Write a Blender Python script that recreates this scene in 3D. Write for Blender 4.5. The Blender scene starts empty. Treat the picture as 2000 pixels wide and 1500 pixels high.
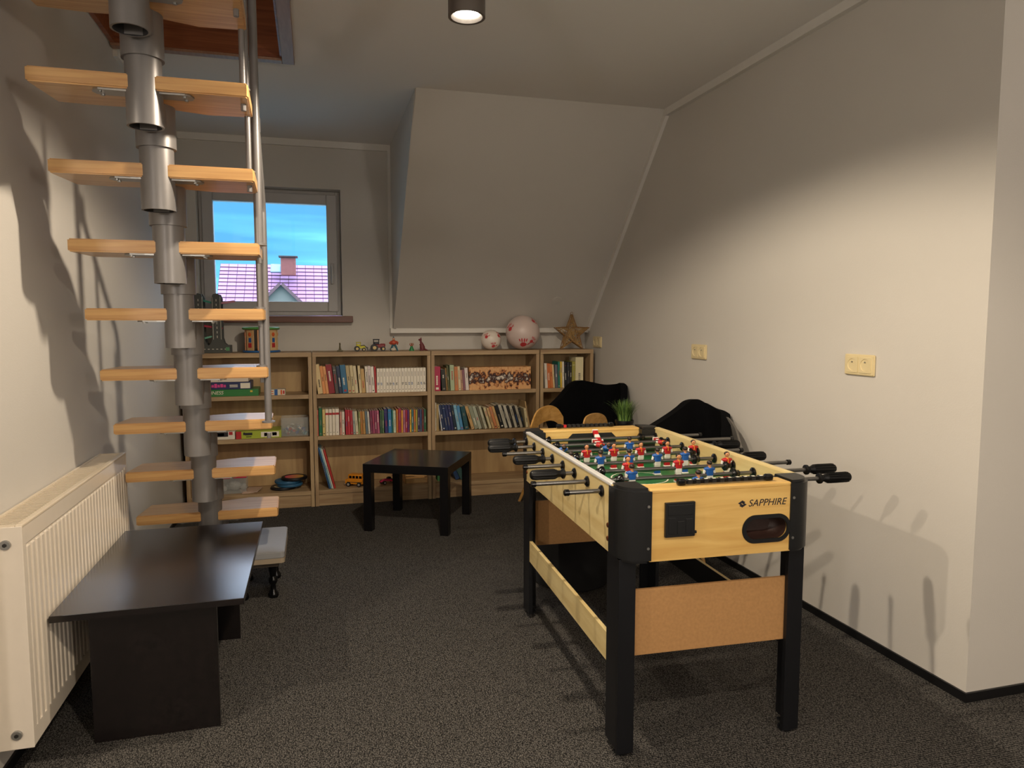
import bpy, bmesh, math, random
from mathutils import Vector, Matrix, Euler
random.seed(7)
PI = math.pi
SC = bpy.context.scene
COL = SC.collection

# ------------------------------------------------------------------ camera
FPX, CAM_H = 1400.0, 1.27
TH, PH = math.radians(15.5), math.atan(122/1400)
cF = Vector((math.sin(TH)*math.cos(PH), math.cos(TH)*math.cos(PH), -math.sin(PH)))
cR = Vector((math.cos(TH), -math.sin(TH), 0))
cU = cR.cross(cF)
CAMP = Vector((0, 0, CAM_H))
cam = bpy.data.cameras.new('camera'); cam.sensor_width = 36; cam.lens = 36*FPX/2000
cam.clip_start = 0.02; cam.clip_end = 300
camo = bpy.data.objects.new('camera', cam); COL.objects.link(camo)
m3 = Matrix((cR, cU, -cF)).transposed()
camo.matrix_world = Matrix.Translation(CAMP) @ m3.to_4x4()
SC.camera = camo

def ray(x, y): return cF + cR*((x-1000)/FPX) - cU*((y-750)/FPX)
def onY(x, y, Y): d = ray(x, y); return CAMP + d*(Y/d.y)     # measured spot in the plane at depth Y
def onX(x, y, X): d = ray(x, y); return CAMP + d*(X/d.x)
def onZ(x, y, z): d = ray(x, y); return CAMP + d*((z-CAM_H)/d.z)

# ------------------------------------------------------------------ colour management
SC.view_settings.view_transform = 'Standard'
SC.view_settings.look = 'None'
SC.view_settings.gamma = 1.0
SC.view_settings.use_curve_mapping = False
SC.view_settings.exposure = 0.0

# ------------------------------------------------------------------ world: dusk sky with streaky cloud
W = bpy.data.worlds.new('sky'); SC.world = W; W.use_nodes = True
nt = W.node_tree; nt.nodes.clear()
out = nt.nodes.new('ShaderNodeOutputWorld'); bg = nt.nodes.new('ShaderNodeBackground')
tc = nt.nodes.new('ShaderNodeTexCoord'); mp = nt.nodes.new('ShaderNodeMapping')
mp.inputs['Scale'].default_value = (2.2, 2.2, 26.0)
mp.inputs['Location'].default_value = (0.4, 0.0, 0.9)
nz = nt.nodes.new('ShaderNodeTexNoise'); nz.inputs['Scale'].default_value = 1.0
nz.inputs['Detail'].default_value = 6; nz.inputs['Roughness'].default_value = 0.45
rp = nt.nodes.new('ShaderNodeValToRGB')
els = rp.color_ramp.elements
els[0].position = 0.40; els[0].color = (0.11, 0.43, 0.86, 1)
els[1].position = 0.66; els[1].color = (0.80, 1.0, 0.98, 1)
e = els.new(0.52); e.color = (0.15, 0.60, 0.92, 1)
e = els.new(0.60); e.color = (0.24, 0.86, 0.97, 1)
nt.links.new(tc.outputs['Generated'], mp.inputs[0]); nt.links.new(mp.outputs[0], nz.inputs['Vector'])
nt.links.new(nz.outputs['Fac'], rp.inputs[0])
# the cloud deck overhead is brighter and paler than the band near the horizon
sx = nt.nodes.new('ShaderNodeSeparateXYZ'); nt.links.new(tc.outputs['Generated'], sx.inputs[0])
mr = nt.nodes.new('ShaderNodeMapRange'); mr.inputs['From Min'].default_value = .19; mr.inputs['From Max'].default_value = .36
mr.inputs['To Min'].default_value = 0; mr.inputs['To Max'].default_value = 1; nt.links.new(sx.outputs[2], mr.inputs[0])
mxs = nt.nodes.new('ShaderNodeMix'); mxs.data_type = 'RGBA'; mxs.inputs['B'].default_value = (3.2, 3.9, 5.0, 1)
nt.links.new(mr.outputs[0], mxs.inputs['Factor']); nt.links.new(rp.outputs[0], mxs.inputs['A']); nt.links.new(mxs.outputs['Result'], bg.inputs[0])
bg.inputs[1].default_value = 1.35
nt.links.new(bg.outputs[0], out.inputs[0])

# ------------------------------------------------------------------ ceiling downlights (positions of the room's lamps)
LAMPS = [(0.49, 2.30), (-1.60, 1.20), (0.45, 0.25)]
CEIL = 2.533
LAMP_Z = CEIL - 0.31
LAMP_W = (23, 23, 23)
LAMP_COL = (1.0, 0.85, 0.66)
FILL_GLOBES = [(1.5, -1.4), (-1.9, -1.1)]   # unseen opal globes, added as fill to lift the general brightness
FILL_W = 62

# ------------------------------------------------------------------ helpers
def lin(c):
    if isinstance(c, str):
        c = c.lstrip('#'); c = [int(c[i:i+2], 16)/255 for i in (0, 2, 4)]
    return tuple(x/12.92 if x <= .04045 else ((x+.055)/1.055)**2.4 for x in c) + (1.0,)
_M = {}
def mat(name, col='#808080', rough=.5, metal=0.0, spec=.5, noise=0.0, nscale=20, bump=0.0, bscale=60, coat=0.0, trans=0.0, sheen=0.0):
    if name in _M: return _M[name]
    m = bpy.data.materials.new(name); m.use_nodes = True; n = m.node_tree.nodes; l = m.node_tree.links
    b = n['Principled BSDF']; c = lin(col)
    b.inputs['Base Color'].default_value = c; b.inputs['Roughness'].default_value = rough
    b.inputs['Metallic'].default_value = metal; b.inputs['Specular IOR Level'].default_value = spec
    b.inputs['Coat Weight'].default_value = coat; b.inputs['Transmission Weight'].default_value = trans
    b.inputs['Sheen Weight'].default_value = sheen
    t = n.new('ShaderNodeTexCoord')
    if noise or not bump:
        x = n.new('ShaderNodeTexNoise'); x.inputs['Scale'].default_value = nscale; x.inputs['Detail'].default_value = 4
        l.new(t.outputs['Object'], x.inputs['Vector'])
        mx = n.new('ShaderNodeMix'); mx.data_type = 'RGBA'
        k = max(noise, .04)
        mx.inputs['A'].default_value = tuple(v*(1-k) for v in c[:3])+(1,)
        mx.inputs['B'].default_value = tuple(min(1, v*(1+k)) for v in c[:3])+(1,)
        l.new(x.outputs['Fac'], mx.inputs['Factor']); l.new(mx.outputs['Result'], b.inputs['Base Color'])
    if bump:
        x = n.new('ShaderNodeTexNoise'); x.inputs['Scale'].default_value = bscale; x.inputs['Detail'].default_value = 3
        l.new(t.outputs['Object'], x.inputs['Vector'])
        bp = n.new('ShaderNodeBump'); bp.inputs['Strength'].default_value = bump; bp.inputs['Distance'].default_value = .01
        l.new(x.outputs['Fac'], bp.inputs['Height']); l.new(bp.outputs[0], b.inputs['Normal'])
    _M[name] = m; return m
def wood(name, c1, c2, axis='x', rough=.45, scale=6.0, stretch=12.0, coat=0.0, ring=0.0):
    if name in _M: return _M[name]
    m = bpy.data.materials.new(name); m.use_nodes = True; n = m.node_tree.nodes; l = m.node_tree.links
    b = n['Principled BSDF']; b.inputs['Roughness'].default_value = rough; b.inputs['Coat Weight'].default_value = coat; b.inputs['Coat Roughness'].default_value = .2
    t = n.new('ShaderNodeTexCoord'); mp = n.new('ShaderNodeMapping')
    s = [scale*stretch]*3; s['xyz'.index(axis)] = scale
    mp.inputs['Scale'].default_value = s
    x = n.new('ShaderNodeTexNoise'); x.inputs['Scale'].default_value = 1.0; x.inputs['Detail'].default_value = 5
    x.inputs['Distortion'].default_value = .6
    r = n.new('ShaderNodeValToRGB'); r.color_ramp.elements[0].color = lin(c1); r.color_ramp.elements[1].color = lin(c2)
    r.color_ramp.elements[0].position = .35; r.color_ramp.elements[1].position = .65
    l.new(t.outputs['Object'], mp.inputs[0]); l.new(mp.outputs[0], x.inputs['Vector'])
    l.new(x.outputs['Fac'], r.inputs[0]); l.new(r.outputs[0], b.inputs['Base Color'])
    _M[name] = m; return m

class MB:
    def __init__(s): s.v = []; s.f = []; s.mi = []; s.sm = []; s.m = 0
    def take(s, bm, M=None, smooth=False):
        o = len(s.v); bm.verts.index_update()
        for v in bm.verts: s.v.append(tuple(M @ v.co) if M else tuple(v.co))
        flip = M is not None and M.determinant() < 0
        for f in bm.faces:
            ids = [o+v.index for v in f.verts]
            if flip: ids.reverse()
            s.f.append(ids); s.mi.append(s.m); s.sm.append(smooth)
        bm.free(); return s
    def box(s, x0, x1, y0, y1, z0, z1, bev=0.0, seg=2, M=None, smooth=False):
        bm = bmesh.new(); bmesh.ops.create_cube(bm, size=1)
        for v in bm.verts: v.co = Vector(((x0+x1)/2+v.co.x*(x1-x0), (y0+y1)/2+v.co.y*(y1-y0), (z0+z1)/2+v.co.z*(z1-z0)))
        if bev: bmesh.ops.bevel(bm, geom=bm.edges[:]+bm.verts[:], offset=bev, segments=seg, affect='EDGES', profile=.5)
        return s.take(bm, M, smooth)
    def cyl(s, a, b, r, r2=None, n=20, cap=True, smooth=True, bev=0):
        a, b = Vector(a), Vector(b); d = b-a; r2 = r if r2 is None else r2
        bm = bmesh.new(); bmesh.ops.create_cone(bm, cap_ends=cap, segments=n, radius1=r, radius2=r2, depth=d.length)
        if bev: bmesh.ops.bevel(bm, geom=[e for e in bm.edges if any(len(f.verts) > 4 for f in e.link_faces)], offset=bev, segments=2, affect='EDGES')
        M = Matrix.Translation((a+b)/2) @ d.to_track_quat('Z', 'Y').to_matrix().to_4x4()
        return s.take(bm, M, smooth)
    def sph(s, c, r, n=16, sc=(1, 1, 1), M=None):
        bm = bmesh.new(); bmesh.ops.create_uvsphere(bm, u_segments=n, v_segments=max(6, n*2//3), radius=r)
        T = Matrix.Translation(c) @ Matrix.Diagonal((*sc, 1))
        return s.take(bm, (M @ T) if M else T, True)
    def lathe(s, prof, c=(0, 0, 0), n=28, M=None, smooth=True):   # prof: [(r,z)...]
        o = len(s.v); T = Matrix.Translation(c); T = (M @ T) if M else T
        for r, z in prof:
            for k in range(n):
                a = 2*PI*k/n; s.v.append(tuple(T @ Vector((r*math.cos(a), r*math.sin(a), z))))
        for i in range(len(prof)-1):
            for k in range(n):
                k2 = (k+1) % n
                s.f.append([o+i*n+k, o+i*n+k2, o+(i+1)*n+k2, o+(i+1)*n+k]); s.mi.append(s.m); s.sm.append(smooth)
        return s
    def tube(s, pts, r, n=10, closed=False, cap=True):
        pts = [Vector(p) for p in pts]; o = len(s.v); N = len(pts)
        rs = r if isinstance(r, (list, tuple)) else [r]*N
        prev = None
        for i, p in enumerate(pts):
            if closed: d = pts[(i+1) % N]-pts[i-1]
            else: d = pts[min(i+1, N-1)]-pts[max(i-1, 0)]
            d.normalize()
            if prev is None: u = d.orthogonal().normalized()
            else:
                u = prev-d*prev.dot(d)
                u = u.normalized() if u.length > 1e-6 else d.orthogonal().normalized()
            prev = u; w = d.cross(u)
            for k in range(n):
                a = 2*PI*k/n; s.v.append(tuple(p+(u*math.cos(a)+w*math.sin(a))*rs[i]))
        for i in range(N if closed else N-1):
            j = (i+1) % N
            for k in range(n):
                k2 = (k+1) % n
                s.f.append([o+i*n+k, o+i*n+k2, o+j*n+k2, o+j*n+k]); s.mi.append(s.m); s.sm.append(True)
        if cap and not closed:
            s.f.append([o+k for k in reversed(range(n))]); s.mi.append(s.m); s.sm.append(False)
            s.f.append([o+(N-1)*n+k for k in range(n)]); s.mi.append(s.m); s.sm.append(False)
        return s
    def prism(s, poly, h, M=None, holes=(), bev=0.0, smooth=False):   # polygon in local xy, extruded 0..h in z
        bm = bmesh.new(); loops = []
        for pl in [poly]+list(holes):
            vs = [bm.verts.new((p[0], p[1], 0)) for p in pl]
            loops += [bm.edges.new((vs[i], vs[(i+1) % len(vs)])) for i in range(len(vs))]
        if holes: bmesh.ops.triangle_fill(bm, use_beauty=True, edges=loops, normal=(0, 0, 1))
        else: bm.faces.new(bm.verts[:])
        bmesh.ops.recalc_face_normals(bm, faces=bm.faces[:])
        if bm.faces[:] and bm.faces[:][0].normal.z > 0: bmesh.ops.reverse_faces(bm, faces=bm.faces[:])
        r = bmesh.ops.extrude_face_region(bm, geom=bm.faces[:])
        for g in r['geom']:
            if isinstance(g, bmesh.types.BMVert): g.co.z += h
        # keep original face as bottom
        bmesh.ops.recalc_face_normals(bm, faces=bm.faces[:])
        if bev:
            es = [e for e in bm.edges if abs(e.verts[0].co.z-e.verts[1].co.z) < 1e-6 and e.is_manifold and e.calc_face_angle(0) > .5]
            bmesh.ops.bevel(bm, geom=es, offset=bev, segments=2, affect='EDGES')
        return s.take(bm, M, smooth)
    def grid(s, fn, nu, nv, th=0.0, smooth=True):   # surface fn(u,v)->Vector, u,v in 0..1; with thickness th makes closed sheet
        P = [[Vector(fn(i/nu, j/nv)) for j in range(nv+1)] for i in range(nu+1)]
        bm = bmesh.new(); A = [[bm.verts.new(p) for p in row] for row in P]
        for i in range(nu):
            for j in range(nv): bm.faces.new((A[i][j], A[i+1][j], A[i+1][j+1], A[i][j+1]))
        bm.normal_update()
        if th:
            N = [[v.normal.copy() for v in row] for row in A]
            B = [[bm.verts.new(P[i][j]-N[i][j]*th) for j in range(nv+1)] for i in range(nu+1)]
            for i in range(nu):
                for j in range(nv): bm.faces.new((B[i][j], B[i][j+1], B[i+1][j+1], B[i+1][j]))
            for i in range(nu):
                bm.faces.new((A[i+1][0], A[i][0], B[i][0], B[i+1][0])); bm.faces.new((A[i][nv], A[i+1][nv], B[i+1][nv], B[i][nv]))
            for j in range(nv):
                bm.faces.new((A[0][j], A[0][j+1], B[0][j+1], B[0][j])); bm.faces.new((A[nu][j+1], A[nu][j], B[nu][j], B[nu][j+1]))
        return s.take(bm, None, smooth)
    def mesh(s, name, mats):
        me = bpy.data.meshes.new(name); me.from_pydata(s.v, [], s.f)
        for m in (mats if isinstance(mats, (list, tuple)) else [mats]): me.materials.append(m)
        me.polygons.foreach_set('material_index', s.mi); me.update()
        me.set_sharp_from_angle(angle=math.radians(38)); me.polygons.foreach_set('use_smooth', s.sm); me.update(); return me
def link(name, me, parent=None, loc=(0, 0, 0), rot=(0, 0, 0)):
    o = bpy.data.objects.new(name, me); COL.objects.link(o); o.location = loc; o.rotation_euler = rot
    if parent: o.parent = parent
    return o
def tag(o, label, cat, group=None, kind=None):
    if label: o['label'] = label
    if cat: o['category'] = cat
    if group: o['group'] = group
    if kind: o['kind'] = kind
    return o
def thing(name, label, cat, loc=(0, 0, 0), rotz=0, group=None, rot=None):
    o = link(name, None, None, loc, rot or (0, 0, rotz)); o.empty_display_size = .1
    return tag(o, label, cat, group)
def part(name, mb, mats, parent, label=None, loc=(0, 0, 0), rot=(0, 0, 0)):
    o = link(name, mb.mesh(name, mats), parent, loc, rot)
    if label: o['label'] = label
    return o
def solo(name, mb, mats, label, cat, loc=(0, 0, 0), rot=(0, 0, 0), group=None):
    return tag(link(name, mb.mesh(name, mats), None, loc, rot), label, cat, group)
def struct(name, mb, mats, parent=None):
    o = link(name, mb.mesh(name, mats), parent)
    if not parent: o['kind'] = 'structure'
    return o
def copy_tree(o, parent=None):
    c = o.copy(); COL.objects.link(c); c.parent = parent
    for ch in list(o.children): copy_tree(ch, c)
    return c
def rounded_rect(w, h, r, n=6, cx=0, cy=0):
    P = []
    for sx, sy, a0 in ((1, -1, -PI/2), (1, 1, 0), (-1, 1, PI/2), (-1, -1, PI)):
        for k in range(n+1):
            a = a0+PI/2*k/n
            P.append((cx+sx*(w/2-r)+r*math.cos(a), cy+sy*(h/2-r)+r*math.sin(a)))
    return P
def text_mesh(s, size, shear=0.0, depth=.0006, space=1.0):
    cu = bpy.data.curves.new('lettering', 'FONT'); cu.body = s; cu.size = size; cu.shear = shear; cu.extrude = depth
    cu.space_character = space; cu.align_x = 'CENTER'; cu.align_y = 'CENTER'
    o = bpy.data.objects.new('lettering', cu); COL.objects.link(o)
    dg = bpy.context.evaluated_depsgraph_get(); me = bpy.data.meshes.new_from_object(o.evaluated_get(dg))
    bpy.data.objects.remove(o); bpy.data.curves.remove(cu); return me

# ------------------------------------------------------------------ materials
WALL = mat('wall_paint', '#cac5bd', .85, bump=.05, bscale=180, noise=.03, nscale=2)
CEILM = mat('ceiling_paint', '#e4e0dc', .9, bump=.03, bscale=150)
TRIMW = mat('white_trim', '#ddd9d2', .6)
BLK = mat('black_paint', '#0b0b0d', .45)
def carpet():
    m = bpy.data.materials.new('carpet'); m.use_nodes = True; n = m.node_tree.nodes; l = m.node_tree.links
    b = n['Principled BSDF']; b.inputs['Roughness'].default_value = .95; b.inputs['Specular IOR Level'].default_value = .1
    t = n.new('ShaderNodeTexCoord'); mp = n.new('ShaderNodeMapping'); mp.inputs['Scale'].default_value = (215, 120, 1)
    v = n.new('ShaderNodeTexVoronoi'); v.inputs['Scale'].default_value = 1; v.inputs['Randomness'].default_value = .4
    l.new(t.outputs['Object'], mp.inputs[0]); l.new(mp.outputs[0], v.inputs['Vector'])
    nz = n.new('ShaderNodeTexNoise'); nz.inputs['Scale'].default_value = 260; nz.inputs['Detail'].default_value = 2
    l.new(t.outputs['Object'], nz.inputs['Vector'])
    ad = n.new('ShaderNodeMath'); ad.operation = 'MULTIPLY_ADD'; ad.inputs[1].default_value = -.75
    l.new(v.outputs['Distance'], ad.inputs[0]); l.new(nz.outputs['Fac'], ad.inputs[2])
    r = n.new('ShaderNodeValToRGB'); r.color_ramp.elements[0].position = .05; r.color_ramp.elements[1].position = .42
    r.color_ramp.elements[0].color = lin('#1c1b1a'); r.color_ramp.elements[1].color = lin('#716d68')
    l.new(ad.outputs[0], r.inputs[0]); l.new(r.outputs[0], b.inputs['Base Color'])
    bp = n.new('ShaderNodeBump'); bp.inputs['Strength'].default_value = .7; bp.inputs['Distance'].default_value = .004
    l.new(ad.outputs[0], bp.inputs['Height']); l.new(bp.outputs[0], b.inputs['Normal'])
    return m
OAK = wood('sonoma_oak', '#9a7d5c', '#b59b76', 'x', .5, 2.2, 14)
OAKV = wood('sonoma_oak_upright', '#9a7d5c', '#b59b76', 'z', .5, 2.2, 14)
OAKBACK = wood('sonoma_oak_back', '#9a7a52', '#b89a6c', 'z', .55, 1.6, 8)
PINE = wood('pine_tread', '#c08e56', '#d8ab6e', 'x', .38, 3.0, 22, coat=.35)
REDWOOD = wood('reddish_wood', '#7a4226', '#9c5c36', 'x', .45, 2.5, 16)
BEECH = wood('beech_laminate', '#c69c56', '#d8b46c', 'x', .42, 3.0, 10)
BEECHV = wood('beech_laminate_long', '#c8b078', '#d8c48e', 'y', .42, 3.0, 10)
MDF = mat('raw_hardboard', '#aa7f4f', .75, noise=.2, nscale=110)
WENGE = wood('dark_wenge', '#0e0a0a', '#171111', 'y', .27, 3, 14, coat=.6)
STEEL = mat('grey_powder_steel', '#7e7b7a', .40, metal=.35, noise=.04, nscale=30)
CHROME = mat('chrome', '#c4c2be', .18, metal=1.0)
ZINC = mat('zinc_plate', '#aaa9a6', .35, metal=.9)
BPLAS = mat('black_plastic', '#111214', .38, bump=.04, bscale=400)
BGLOSS = mat('black_gloss', '#08080a', .22)
CREAMP = mat('radiator_enamel', '#e3d8c8', .3, coat=.3)
VELVET = mat('black_velvet', '#050507', .95, spec=.12, bump=.15, bscale=90)
GREYSH = mat('dark_grey_shell', '#625e58', .7)
PLY = wood('bent_plywood', '#b1823f', '#c99a58', 'x', .4, 5, 8, coat=.2)

# ================================================================== ROOM
XL, XR, YB = -0.86, 2.08, 5.34
ROOM = dict(x0=-3.2, x1=3.6, y0=-2.6)
fm = MB(); fm.box(-3.3, 3.7, -2.7, 5.5, -.05, 0); struct('floor', fm, carpet())
# ceiling in slabs around the attic hatch, down to the top of the slope
HX0, HX1, HY0, HY1 = XL+.005, -.10, 1.35, 3.74
c = MB()
c.box(-3.3, 3.7, -2.7, HY0, CEIL, CEIL+.05); c.box(-3.3, HX0, HY0, HY1, CEIL, CEIL+.05)
c.box(HX1, 3.7, HY0, HY1, CEIL, CEIL+.05); c.box(-3.3, 3.7, HY1, 4.0, CEIL, CEIL+.05)
c.box(-1.0, .575, 4.0, 5.5, CEIL, CEIL+.05)
struct('ceiling', c, CEILM)
# left wall with its free end near the radiator
w = MB(); w.box(XL-.14, XL, 2.0, YB+.12, 0, CEIL+.05); struct('wall_left', w, WALL)
# back wall with window opening
WX0, WX1, WZ0, WZ1 = -.745, .212, 1.311, 2.205
w = MB(); y0, y1 = YB, YB+.22
w.box(XL-.14, WX0, y0, y1, 0, CEIL+.05); w.box(WX1, XR+.14, y0, y1, 0, 1.28)
w.box(WX1, .72, y0, y1, 1.28, CEIL+.05)
w.box(WX0, WX1, y0, y1, 0, WZ0); w.box(WX0, WX1, y0, y1, WZ1, CEIL+.05)
struct('wall_back', w, WALL)
# mansard slope and dormer cheek
w = MB()
sl = [(4.0, CEIL), (5.27, 1.222), (5.34, 1.222), (5.40, 1.26), (4.05, CEIL+.05)]
w.prism([(p[0], p[1]) for p in sl], XR-.57, Matrix(((0, 0, 1, .57), (1, 0, 0, 0), (0, 1, 0, 0), (0, 0, 0, 1))))
struct('wall_slope', w, WALL)
w = MB()
ck = [(3.99, CEIL+.02), (5.265, 1.215), (5.36, 1.215), (5.36, CEIL+.02)]
w.prism(ck, .02, Matrix(((0, 0, 1, .566), (1, 0, 0, 0), (0, 1, 0, 0), (0, 0, 0, 1))))
struct('wall_dormer', w, WALL)
w = MB(); w.box(XR, XR+.14, 1.812, YB+.12, 0, CEIL+.05); w.box(XR+.14, 3.7, 1.812, 1.95, 0, CEIL+.05); struct('wall_right', w, WALL)
# the part of the room behind and beside the camera
w = MB(); w.box(3.6, 3.7, -2.7, 1.9, 0, CEIL+.05); struct('wall_east', w, WALL)
w = MB(); w.box(-3.3, 3.7, -2.7, -2.6, 0, CEIL+.05); struct('wall_front', w, WALL)
w = MB(); w.box(-3.3, -3.2, -2.7, 2.1, 0, CEIL+.05); w.box(-3.3, XL-.14, 2.0, 2.12, 0, CEIL+.05); struct('wall_west', w, WALL)
# attic shaft above the hatch
w = MB()
w.box(HX0-.02, HX0, HY0, HY1, CEIL+.3, 3.6); w.box(HX1, HX1+.02, HY0, HY1, CEIL+.3, 3.6)
w.box(HX0, HX1, HY0-.02, HY0, CEIL+.3, 3.6); w.box(HX0, HX1, HY1, HY1+.02, CEIL+.3, 3.6); w.box(HX0, HX1, HY0, HY1, 3.6, 3.62)
struct('wall_attic', w, mat('attic_wood', '#5a3826', .7))
# cornices
t = MB()
t.box(XR-.028, XR, 1.812, 4.0, CEIL-.04, CEIL)
sd = Vector((0, 5.27-4.0, 1.222-CEIL)).normalized(); sn = Vector((0, sd.z, -sd.y))
M = Matrix(((1, 0, 0, XR-.024), (0, sd.y, sn.y, 4.0), (0, sd.z, sn.z, CEIL), (0, 0, 0, 1)))
t.box(0, .024, 0, 1.825, -.0, .034, M=M)
struct('trim_1', t, TRIMW)
t = MB(); t.box(XL+.02, .546, YB-.02, YB, CEIL-.045, CEIL); t.box(XL, XL+.02, HY1+.06, YB, CEIL-.04, CEIL)
t.box(.546, .570, YB-.018, YB, 1.222, CEIL)
t.box(.546, XR-.0, YB-.075, YB, 1.186, 1.221)
struct('trim_2', t, TRIMW)
t = MB(); t.box(XR-.008, XR, 1.804, YB, 0, .032); struct('baseboard_right', t, BLK)
t = MB(); t.box(XR, 3.6, 1.804, 1.812, 0, .032); struct('baseboard_return', t, BLK)
t = MB(); t.box(XL, XL+.008, 2.0, YB, 0, .032); struct('baseboard_left', t, BLK)
# hatch lining and its trim
def frame_boxes(mb, x0, x1, y0, y1, z0, z1, t):
    mb.box(x0, x0+t, y0, y1, z0, z1); mb.box(x1-t, x1, y0, y1, z0, z1)
    mb.box(x0+t, x1-t, y0, y0+t, z0, z1); mb.box(x0+t, x1-t, y1-t, y1, z0, z1)
hatch = thing('attic_hatch', 'reddish brown wooden lining of the attic opening above the open stairs', 'hatch', (0, 0, 0))
mb = MB(); frame_boxes(mb, HX0+.001, HX1-.001, HY0+.001, HY1-.001, CEIL-.004, CEIL+.34, .02); part('lining', mb, REDWOOD, hatch)
mb = MB(); mb.box(HX1-.012, HX1+.045, HY0-.05, HY1+.035, CEIL-.016, CEIL-.001, .002)
mb.box(HX0-.0, HX1-.012, HY1-.012, HY1+.035, CEIL-.016, CEIL-.001, .002)
part('casing', mb, wood('casing_wood', '#93705a', '#a07e66', 'y', .5), hatch, 'paler greyish brown casing around the opening')
# window
fy = YB+.10
WF = mat('window_plastic', '#b9b6b4', .35)
w1 = MB(); frame_boxes(w1, WX0, WX1, 0, 1, 0, 1, 0)
win = MB(); T = .055
def fr(mb, x0, x1, z0, z1, y0, y1, t, bev=.004):
    mb.box(x0, x0+t, y0, y1, z0, z1, bev); mb.box(x1-t, x1, y0, y1, z0, z1, bev)
    mb.box(x0+t, x1-t, y0, y1, z0, z0+t, bev); mb.box(x0+t, x1-t, y0, y1, z1-t, z1, bev)
fr(win, WX0+.002, WX1-.002, WZ0+.002, WZ1-.002, fy, fy+.07, .035)
wino = struct('window_1', win, WF)
mb = MB(); fr(mb, -.722, .187, WZ0+.03, WZ1-.025, fy-.018, fy+.05, .073, .006); part('sash', mb, WF, wino)
mb = MB(); mb.box(-.652, .115, fy+.012, fy+.018, WZ0+.10, WZ1-.095)
def glass():
    m = bpy.data.materials.new('window_glass'); m.use_nodes = True; n = m.node_tree.nodes; l = m.node_tree.links
    n.clear(); o = n.new('ShaderNodeOutputMaterial'); mx = n.new('ShaderNodeMixShader'); tr = n.new('ShaderNodeBsdfTransparent'); gl = n.new('ShaderNodeBsdfGlossy')
    gl.inputs['Roughness'].default_value = .02; f = n.new('ShaderNodeFresnel'); f.inputs['IOR'].default_value = 1.3
    l.new(f.outputs[0], mx.inputs[0]); l.new(tr.outputs[0], mx.inputs[1]); l.new(gl.outputs[0], mx.inputs[2]); l.new(mx.outputs[0], o.inputs[0]); return m
part('pane', mb, glass(), wino)
mb = MB(); mb.box(.135, .16, fy-.028, fy-.017, 1.62, 1.69, .004); mb.box(.141, .154, fy-.050, fy-.028, 1.655, 1.668, .003)
mb.box(.139, .156, fy-.055, fy-.045, 1.54, 1.67, .004); part('window_handle', mb, WF, wino)
mb = MB(); mb.box(-.80, .28, YB-.075, fy+.0, 1.263, 1.309, .004); s = struct('trim_3', mb, wood('sill_wood', '#5e3527', '#6f4231', 'x', .4))

# house across the street
hs = thing('house', 'house with pink tiled roof and chimney, seen through the window', 'house', (-1.5, 40, -2.0))
def tile_mat():
    m = bpy.data.materials.new('pink_roof_tiles'); m.use_nodes = True; n = m.node_tree.nodes; l = m.node_tree.links
    b = n['Principled BSDF']; b.inputs['Roughness'].default_value = .6
    t = n.new('ShaderNodeTexCoord'); mp = n.new('ShaderNodeMapping'); mp.inputs['Scale'].default_value = (1, 1, 1)
    br = n.new('ShaderNodeTexBrick'); br.inputs['Scale'].default_value = 1.0; br.inputs['Brick Width'].default_value = .42; br.inputs['Row Height'].default_value = .30
    br.inputs['Mortar Size'].default_value = .018; br.offset = .0
    br.inputs['Color1'].default_value = lin('#a87ba2'); br.inputs['Color2'].default_value = lin('#9a6f96'); br.inputs['Mortar'].default_value = lin('#5a3448')
    l.new(t.outputs['Object'], mp.inputs[0]); l.new(mp.outputs[0], br.inputs['Vector']); l.new(br.outputs['Color'], b.inputs['Base Color'])
    return m
# roof plane built in its own local frame (x along ridge, y up the slope)
ridge = onY(540, 517, 40); le = onY(445, 517, 40)
def rel(p): return Vector(p)-Vector((-1.5, 40, -2.0))
rz = ridge.z; ex = le.x
slope_len = 7.2; ang = math.radians(42)
mb = MB(); mb.box(0, 22, 0, slope_len, -.12, 0)
# raised tile courses
for k in range(24):
    mb.box(0, 22, k*.30, k*.30+.05, 0, .035)
rb = part('roof', mb, tile_mat(), hs, loc=rel((ex-.35, 40-slope_len*math.cos(ang), rz-slope_len*math.sin(ang))), rot=(ang, 0, 0))
mb = MB(); mb.box(0, 22, 0, slope_len, -.12, 0); part('roof', mb, tile_mat(), hs, loc=rel((ex-.35+22, 40+slope_len*math.cos(ang), rz-slope_len*math.sin(ang))), rot=(ang, 0, PI))
mb = MB(); hh = slope_len*math.sin(ang)
mb.box(.5, 21.5, 40-4.8-40, 4.8, rz-hh-3.4+2, rz-hh+.5+2); part('wall', mb, mat('house_render', '#c8bfae', .8), hs, loc=(ex+1.5-.35, 0, 0))
ch = onY(563, 503, 38.6); c2 = onY(563, 530, 38.6)
mb = MB(); mb.box(-.36, .36, -.3, .3, -.9, .0, .01); mb.m = 1; mb.box(-.46, .46, -.4, .4, 0, .06)
part('chimney', mb, [mat('chimney_brick', '#8a4f48', .8, noise=.2, nscale=8), mat('chimney_cap', '#4a3c3c', .7)], hs, loc=rel(ch))
skp = onY(539, 525, 38.9)
mb = MB(); mb.box(-.26, .26, -.33, .33, -.02, .06, .01); mb.m = 1; mb.box(-.21, .21, -.28, .28, .06, .065)
part('roof_window', mb, [mat('roofwin_frame', '#6f7f90', .5), mat('roofwin_glass', '#7fb6e0', .1)], hs, loc=rel(skp), rot=(ang, 0, 0))
d = onY(549, 557, 36.5)
mb = MB()
mb.prism([(-1.15, -1.15), (1.15, -1.15), (0, 0)], .1, Matrix.Rotation(PI/2, 4, 'X'))
mb.m = 1
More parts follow.
